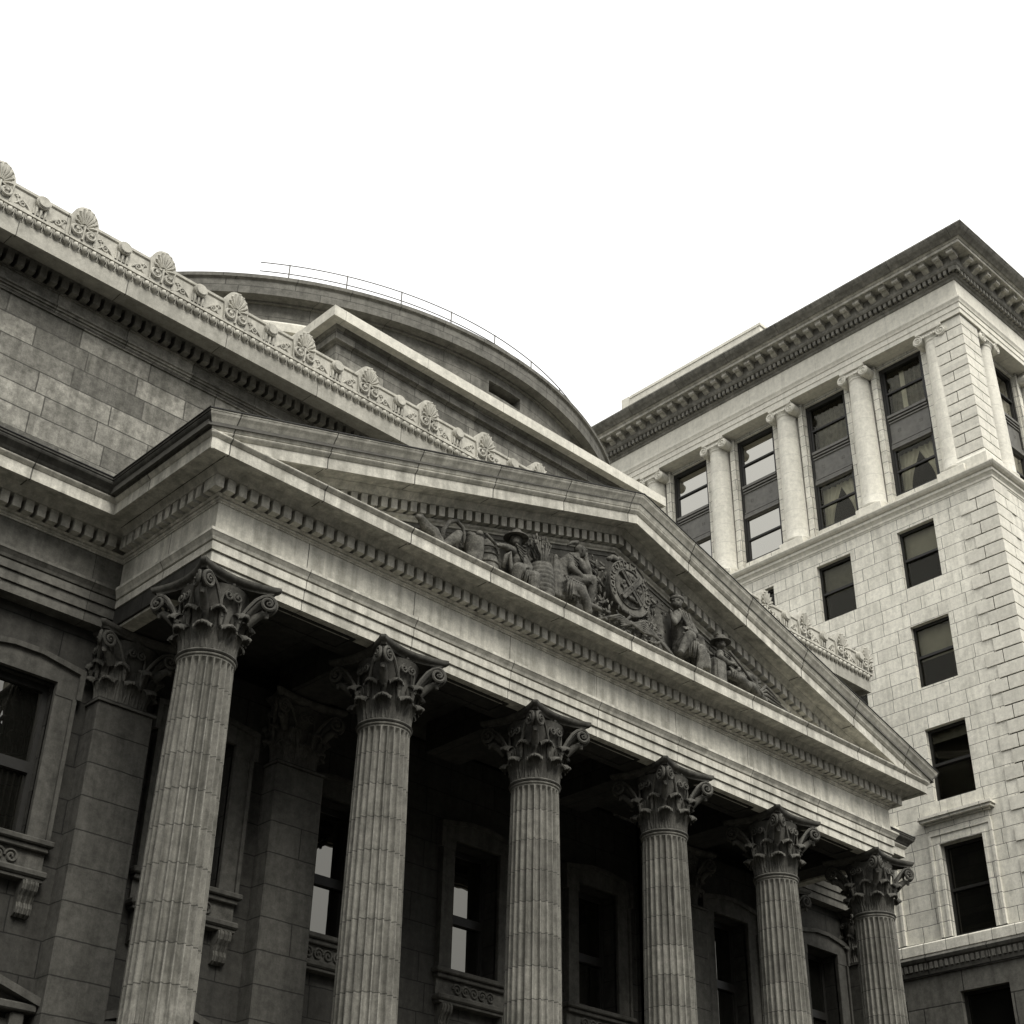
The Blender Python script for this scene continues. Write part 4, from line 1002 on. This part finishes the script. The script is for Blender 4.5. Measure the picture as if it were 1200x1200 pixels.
# columns of the top storey
def office_col():
    mb = MB(); pr2 = [(.47,16.22),(.50,16.26),(.50,16.32),(.46,16.36),(.44,16.38),(.44,16.42)]
    for i in range(13):
        t = i/12; pr2.append((.425-.06*t**1.5, 16.44+5.06*t))
    pr2 += [(.39,21.53),(.40,21.56),(.385,21.60)]
    mb.lathe([(r, z-16) for r, z in pr2], (0,0), 40)
    mb.bbox(-.50, .50, -.50, .50, 15.9-16, 16.225-16, .02)
    return mb
def office_cap():
    mb = MB(); mb.lathe([(.38,5.58),(.43,5.64),(.45,5.70),(.42,5.74)], (0,0), 32)
    mb.bbox(-.46, .46, -.50, .50, 5.86, 5.98, .02)
    for sg in (-1, 1):
        bm = bmesh.new(); bmesh.ops.create_cone(bm, cap_ends=True, segments=28, radius1=.19, radius2=.19, depth=.82); bmesh.ops.rotate(bm, verts=bm.verts, cent=(0,0,0), matrix=Matrix.Rotation(PI/2, 3, 'Y')); bmesh.ops.translate(bm, verts=bm.verts, vec=(0, sg*.44, 5.68)); mb.bm(bm)
        for fx in (-.42, .42):
            sp = spiral(sg*.44, 5.68, .175, 2.0, PI/2, sg, 36); mb.tube([(fx, u, z) for u, z in sp], .024, n=6); mb.ball((fx, sg*.44, 5.68), .04, sub=2)
    mb.box(-.40, .40, -.44, .44, 5.74, 5.87)
    for i in range(5): mb.ball((-.43, -.2+.1*i, 5.70), .055, (.6,.8,1), sub=2)
    return mb
oc = office_col().build('column', M['office_column'], None, smooth=math.radians(40)); oc.parent = office; oc.matrix_parent_inverse = Matrix.Translation(-office.location)
ocp = office_cap().build('capital', M['office_plain'], oc, smooth=math.radians(40))
oc.location = (OX+.46, .86, 16)
for k in range(1, 5): copy_part(oc, office, (OX+.46, .82+3.15*k, 16))
for k in range(4): copy_part(oc, office, (27.83+3.15*k, OY+.46, 16), (0, 0, PI/2))
# windows of the office
def P2(axis, plane):  # (u, depth, z) -> xyz box
    if axis == 'x': return lambda mb, u0, u1, d0, d1, z0, z1: mb.box(plane+d0, plane+d1, u0, u1, z0, z1)
    return lambda mb, u0, u1, d0, d1, z0, z1: mb.box(u0, u1, plane+d0, plane+d1, z0, z1)
def pt(axis, plane, u, d, z): return (plane+d, u, z) if axis == 'x' else (u, plane+d, z)
def drape(axis, plane, u0, u1, d, z0, z1, amp, waves, parent, name, mat, pinch=None, sd=0):
    rnd = random.Random(sd); mb = MB(); NU = waves*6; NZ = 12; vs = []; ph = rnd.random()*6
    for j in range(NZ+1):
        t = j/NZ; z = z1+(z0-z1)*t
        for i in range(NU+1):
            u = i/NU; a, b = u0, u1
            if pinch:   # edge that moves: ('r', f(t)) or ('l', f(t))
                if pinch[0] == 'r': b = u0+(u1-u0)*pinch[1](t)
                else: a = u1-(u1-u0)*pinch[1](t)
            vs.append(pt(axis, plane, a+(b-a)*u, d+amp*math.sin(u*waves*2*PI+ph+.6*math.sin(u*9+sd))*(.7+.3*math.sin(u*5+t*2)), z))
    n = NU+1; mb.add(vs, [(j*n+i, j*n+i+1, (j+1)*n+i+1, (j+1)*n+i) for j in range(NZ) for i in range(NU)])
    o = mb.build(name, mat, parent, smooth=True); return o
def sash_window(axis, plane, c, z0, z1, w, kind, sd):
    B = P2(axis, plane); g = .16
    f = MB(); t = .075
    B(f, c-w, c-w+t, g, g+.1, z0, z1); B(f, c+w-t, c+w, g, g+.1, z0, z1); B(f, c-w+t, c+w-t, g, g+.1, z0, z0+.09); B(f, c-w+t, c+w-t, g, g+.1, z1-.09, z1)
    zm = (z0+z1)/2; B(f, c-w+t, c+w-t, g-.02, g+.09, zm-.04, zm+.04)
    win = f.build('window', M['frame'], office)
    see = kind != 'dark'
    for a, b in ((z0+.09, zm-.04), (zm+.04, z1-.09)):
        p = MB(); B(p, c-w+t, c+w-t, g+.055, g+.065, a, b); p.build('pane', M['glass_see'] if see else M['glass_dark'], win)
    if see:
        r = MB(); e = .9      # a shallow dark room
        A = [pt(axis, plane, u, d, z) for d in (g+.11, g+e) for u, z in ((c-w-.3, z0-.1), (c+w+.3, z0-.1), (c+w+.3, z1+.1), (c-w-.3, z1+.1))]
        r.add(A, [(4,5,6,7), (0,1,5,4), (1,2,6,5), (2,3,7,6), (3,0,4,7)]); r.build('room', M['room'], win)
    if kind[:3] in ('bli', 'dim'):
        fr = float(kind[kind.index('.'):]); drape(axis, plane, c-w+.02, c+w-.02, g+.20, z1-(z1-z0)*fr, z1, .012, 4, win, 'blind', M['blind'] if kind[0] == 'b' else M['blind_dim'], None, sd)
    return win
kinds = {(0,0):'blind.47', (0,1):'dim.50', (1,0):'blind.52', (2,0):'dim.16', (3,0):'dark', (1,1):'dim.5', (0,2):'dark', (2,1):'dim.4'}
for r_, (a, b) in enumerate(rows):
    for k, y in enumerate(WY[:4]):
        sash_window('x', OX+(.05 if r_ > 3 else 0), y, a, b, WW+(.06 if r_ > 3 else 0), kinds.get((r_, k), 'dark'), 10*r_+k)
    for k, x in enumerate(FX[:3]):
        sash_window('y', OY+(.05 if r_ > 3 else 0), x, a, b, WW+(.06 if r_ > 3 else 0), 'dark', 50+10*r_+k)
# framed and hooded windows on the fourth row
def hooded(axis, plane, c):
    B = P2(axis, plane); s = MB(); z0, z1 = rows[3]; w = WW; q = .30
    B(s, c-w-q, c-w, -.05, .03, z0, z1+.30); B(s, c+w, c+w+q, -.05, .03, z0, z1+.30); B(s, c-w+.0005, c+w-.0005, -.05, .03, z1, z1+.30)
    B(s, c-w-q-.03, c-w-q+.05, -.085, .0, z0, z1+.33); B(s, c+w+q-.05, c+w+q+.03, -.085, .0, z0, z1+.33); B(s, c-w-q+.051, c+w+q-.051, -.085, .0, z1+.27, z1+.33)
    B(s, c-w-.09, c-w-.005, -.075, .0, z0, z1+.005); B(s, c+w+.005, c+w+.09, -.075, .0, z0, z1+.005); B(s, c-w-.09, c+w+.09, -.0752, .0, z1+.0055, z1+.09)
    B(s, c-w-q, c+w+q, -.045, .0, z1+.331, z1+.62); B(s, c-w-q-.08, c+w+q+.08, -.12, .0, z1+.621, z1+.67); B(s, c-w-q-.17, c+w+q+.17, -.24, .0, z1+.671, z1+.75); B(s, c-w-q-.22, c+w+q+.22, -.29, .0, z1+.751, z1+.83)
    s.build('window_surround', M['office'], office)
for y in WY[:4]: hooded('x', OX, y)
for x in FX[:3]: hooded('y', OY, x)
# tall two-tier windows of the top storey
def tall_window(axis, plane, c, kind, sd):
    B = P2(axis, plane); w = UW; g = .12
    f = MB(); t = .11
    B(f, c-w, c-w+t, g-.04, g+.10, uz[0], uz[1]); B(f, c+w-t, c+w, g-.04, g+.10, uz[0], uz[1]); B(f, c-w+t, c+w-t, g-.04, g+.10, uz[1]-.16, uz[1]); B(f, c-w+t, c+w-t, g-.04, g+.10, uz[0], uz[0]+.10)
    tiers = ((16.64, 18.36), (19.78, 21.66))
    for a, b in tiers:
        zm = a+(b-a)*.50; B(f, c-w+t, c+w-t, g-.02, g+.08, zm-.035, zm+.035)
        for sg in (-1, 1):
            u0, u1 = sorted((c+sg*(w-t), c+sg*(w-t-.07))); B(f, u0, u1, g-.01, g+.08, a, b)
    win = f.build('tall_window', M['frame'], office)
    s = MB(); B(s, c-w+t, c+w-t, g-.01, g+.1, 18.36, 19.78); B(s, c-w+t, c+w-t, g-.09, g-.011, 18.40, 18.50); B(s, c-w+t, c+w-t, g-.07, g-.011, 18.52, 18.58); B(s, c-w+t, c+w-t, g-.05, g-.011, 18.62, 18.68)
    B(s, c-w+t, c+w-t, g-.05, g-.011, 19.48, 19.53); B(s, c-w+t, c+w-t, g-.08, g-.011, 19.58, 19.64); B(s, c-w+t, c+w-t, g-.11, g-.011, 19.68, 19.78)
    for sg in (-1, 1):
        for i in range(4):
            p = pt(axis, plane, c+sg*.42+.055*math.cos(i*PI/2+.78), g+.005, 19.10+.055*math.sin(i*PI/2+.78)); s.ball(p, .035, sub=1)
    s.build('spandrel_panel', M['spandrel'], win)
    see = kind != 'mirror'
    for a, b in tiers:
        zm = a+(b-a)*.50
        for z0, z1 in ((a, zm-.035), (zm+.035, b)):
            p = MB(); B(p, c-w+t+.07, c+w-t-.07, g+.04, g+.05, z0, z1); p.build('pane', M['glass_see'] if see else M['glass_bright'], win)
        if see:
            r = MB(); A = [pt(axis, plane, u, d, z) for d in (g+.11, g+1.3) for u, z in ((c-w-.3, a-.05), (c+w+.3, a-.05), (c+w+.3, b+.05), (c-w-.3, b+.05))]
            r.add(A, [(4,5,6,7), (0,1,5,4), (1,2,6,5), (2,3,7,6), (3,0,4,7)]); r.build('room', M['room'], win)
    if see:
        W = w-t
        a, b = tiers[0]
        cur = lambda t_: .62-.34*math.sin(t_*PI*.5)**1.2 if t_ < .75 else .30+.02*t_
        drape(axis, plane, c-W, c+.05, g+.35, a, b, .05, 4, win, 'curtain', M['curtain'], ('r', lambda t_: 1.0-.62*math.sin(min(1, t_*1.1)*PI/2)**1.3), sd)
        drape(axis, plane, c-.05, c+W, g+.35, a, b, .05, 4, win, 'curtain', M['curtain'], ('l', lambda t_: 1.0-.62*math.sin(min(1, t_*1.1)*PI/2)**1.3), sd+1)
        a, b = tiers[1]
        drape(axis, plane, c-W, c+W, g+.40, a, b, .06, 8, win, 'blind', M['blind_dark'], None, sd+2)
        if kind == 'pale':
            drape(axis, plane, c+.12, c+.30, g+.30, a, b, .02, 2, win, 'curtain', M['curtain'], None, sd+3)
    return win
M['glass_bright'] = glass('sky_mirroring_glass', 4.2, 0, .002)
M['blind_dark'] = plain('dark_curtain_cloth', .16, .9, .1, var=.35)
for k, kd in enumerate(('pale', 'curtained', 'mirror', 'mirror', 'mirror')): tall_window('x', UX, WY[k], kd, 100+5*k)
for k, x in enumerate(FX[:3]): tall_window('y', UY, x, 'curtained' if k else 'mirror', 140+5*k)
# penthouse on the roof and roof slab
MB().box(OX+.3, OXR, OY+.3, OYB, 24.3, 24.66).build('roof', M['roof'], office)
mb = MB(); mb.box(27.2, 36, 8.45, 15.35, 24.6, 27.2); mb.box(27.17, 36.1, 8.40, 15.30, 27.2, 27.33); mb.box(27.19, 27.8, 15.36, 15.80, 24.6, 27.36); mb.build('penthouse', M['office_plain'], office)

# ------------------------------------------------------------------ ground
def struct(name, mb, mat):
    o = mb.build(name, mat); o['kind'] = 'structure'; return o
struct('ground', MB().add([(-900,-900,GZ-.16),(900,-900,GZ-.16),(900,900,GZ-.16),(-900,900,GZ-.16)], [(0,1,2,3)]), M['asphalt'])
struct('road', MB().box(-200, 200, -17.0, -7.6, GZ-.158, GZ-.145), M['asphalt'])
struct('pavement', MB().bbox(-200, 200, -7.5, 30, GZ-.15, GZ, .03), M['pave'])
struct('far_pavement', MB().bbox(-200, 200, -40, -17.1, GZ-.15, GZ, .03), M['pave'])
struct('road_marking', MB().box(-200, 200, -12.36, -12.24, GZ-.144, GZ-.141), M['paint'])

# unseen stone blocks added to cut low sky light and reflect in windows
def facade(name, label, x0, x1, y, z1, depth, face, seedv):
    b = thing(name, label, 'building', ((x0+x1)/2, y, GZ)); n = int((x1-x0)/3.6); st = (x1-x0)/n; fl = int((z1-GZ-5)/3.8); proto = None
    us = [x0+st*(i+.5) for i in range(n)]; zs = [GZ+5+3.8*j for j in range(fl)]
    holes = [(u-.65, u+.65, z, z+2.1) for u in us for z in zs]
    mb = MB()
    sg = -1 if face > 0 else 1
    wall(mb, 'y', y, x0, x1, GZ, z1, holes, .25, sg); yb = y+sg*depth
    mb.add([(x0,y,GZ),(x0,yb,GZ),(x0,yb,z1),(x0,y,z1)], [(0,1,2,3)]); mb.add([(x1,y,GZ),(x1,yb,GZ),(x1,yb,z1),(x1,y,z1)], [(0,1,2,3)])
    mb.add([(x0,y,z1),(x1,y,z1),(x1,yb,z1),(x0,yb,z1)], [(0,1,2,3)]); mb.add([(x0,yb,GZ),(x1,yb,GZ),(x1,yb,z1),(x0,yb,z1)], [(0,1,2,3)])
    mb.build('wall', M['square_stone'], b)
    c = MB(); c.box(x0-.4, x1+.4, min(y, y-sg*.7), max(y, y-sg*.7), z1-.9, z1+.3); c.build('cornice', M['square_stone'], b)
    for u in us:
        for z in zs:
            if proto is None:
                f = MB(); f.box(-.65,.65,-.03,.03,0,.08); f.box(-.65,.65,-.03,.03,2.02,2.1); f.box(-.65,-.57,-.03,.03,.08,2.02); f.box(.57,.65,-.03,.03,.08,2.02); f.box(-.57,.57,-.03,.03,1.0,1.08)
                proto = f.build('window', M['frame'], b); MB().box(-.57,.57,.0,.01,.08,2.02).build('pane', M['glass'], proto); proto.location = (u, y+sg*.2, z)
            else: copy_part(proto, b, (u, y+sg*.2, z))
    return b
M['square_stone'] = stone('square_building_stone', .16, .1, (.5, 1.2, .01, .5, 0), patch=.3)
facade('unseen_sky_blocker', 'unseen low grey stone block with sash windows, added across the square to block low sky light', -12, 22, -62, 14, 14, 1, 1)
facade('unseen_sky_blocker', 'unseen grey stone block added across the square to block low sky light, right of the low opposite block', 23, 62, -58, 13, 14, 1, 2)
facade('unseen_sky_blocker', 'unseen long grey stone block added across the square to block low sky light, left of the low opposite block', -60, -13, -58, 24, 14, 1, 3)
facade('unseen_sky_blocker', 'unseen grey stone block added along the street to block low sky light, left of the columned bank', -44, -16, 3.2, 16, 20, -1, 4)

# dry weed on the cornice
wd = MB(); rnd = random.Random(5)
wx, wy, wz = 2.35, 2.25, rz(2.35)+.02
for i in range(13):
    a = rnd.uniform(0, 6.28); h_ = rnd.uniform(.18, .48); r_ = rnd.uniform(.1, .35)
    p = Vector((wx, wy, wz)); q = p+Vector((r_*math.cos(a), r_*.3*math.sin(a), h_)); mid = p.lerp(q, .5)+Vector((rnd.uniform(-.06,.06), 0, .05))
    wd.tube([p, mid, q], [.012,.009,.005], n=5)
    for j in range(3):
        c = mid.lerp(q, rnd.random()); wd.tube([c, c+Vector((rnd.uniform(-.1,.1), rnd.uniform(-.05,.05), rnd.uniform(.02,.12)))], [.006,.003], n=4)
w = wd.build('dry_weed', M['twig']); w['label'] = 'small dry weed sprouting on the left pediment slope below the upper cornice'; w['category'] = 'weed'

# ------------------------------------------------------------------ light, sky, camera
EL, AZ = math.radians(48), math.radians(15)       # sun in front of the bank
dx, dy, dz = -math.sin(AZ)*math.cos(EL), -math.cos(AZ)*math.cos(EL), math.sin(EL)
sun = bpy.data.lights.new('sun', 'SUN'); sun.energy = 1.5; sun.angle = math.radians(24); sun.color = (1, .97, .92)
so = bpy.data.objects.new('sun', sun); col.objects.link(so); so.rotation_euler = Vector((-dx, -dy, -dz)).to_track_quat('-Z', 'Y').to_euler(); so.location = (0, -40, 60)
w = bpy.data.worlds.new('World'); sc.world = w; w.use_nodes = True; nt = w.node_tree; nt.nodes.clear()
sky = nt.nodes.new('ShaderNodeTexSky'); sky.sky_type = 'NISHITA'; sky.sun_disc = False; sky.sun_elevation = EL; sky.sun_rotation = math.atan2(dx, dy)
bw = nt.nodes.new('ShaderNodeRGBToBW'); nt.links.new(sky.outputs[0], bw.inputs[0])
# high overcast: the clear-sky variation is evened out by cloud, brighter overhead
tc = nt.nodes.new('ShaderNodeTexCoord'); sx = nt.nodes.new('ShaderNodeSeparateXYZ'); nt.links.new(tc.outputs['Generated'], sx.inputs[0])
mr = nt.nodes.new('ShaderNodeMapRange'); mr.inputs[1].default_value = 0; mr.inputs[2].default_value = 1; mr.inputs[3].default_value = 2.4; mr.inputs[4].default_value = 10.8; nt.links.new(sx.outputs[2], mr.inputs[0])
mx = nt.nodes.new('ShaderNodeMix'); mx.inputs[0].default_value = .85; nt.links.new(bw.outputs[0], mx.inputs[2]); nt.links.new(mr.outputs[0], mx.inputs[3])
bg = nt.nodes.new('ShaderNodeBackground'); bg.inputs[1].default_value = .12; nt.links.new(mx.outputs[0], bg.inputs[0])
ow = nt.nodes.new('ShaderNodeOutputWorld'); nt.links.new(bg.outputs[0], ow.inputs[0])
cam = bpy.data.cameras.new('camera'); cam.sensor_width = 36; cam.sensor_fit = 'HORIZONTAL'; cam.lens = 1732.38/1200*36; cam.clip_end = 3000; cam.clip_start = .1
co = bpy.data.objects.new('camera', cam); col.objects.link(co)
Rm = ((.72031858,-.69341742,.01770352), (-.38073035,-.37390896,.84571656), (.57981509,.61592562,.53333863))
co.matrix_world = Matrix(((Rm[0][0], Rm[1][0], -Rm[2][0], -10.81357591), (Rm[0][1], Rm[1][1], -Rm[2][1], -17.92766168), (Rm[0][2], Rm[1][2], -Rm[2][2], -10.26532142), (0,0,0,1)))
sc.camera = co
sc.view_settings.view_transform = 'Standard'; sc.view_settings.look = 'None'; sc.view_settings.exposure = 0.9; sc.view_settings.gamma = 1
sc.render.engine = 'CYCLES'; sc.render.filter_size = 1.05; sc.cycles.max_bounces = 6; sc.cycles.diffuse_bounces = 1
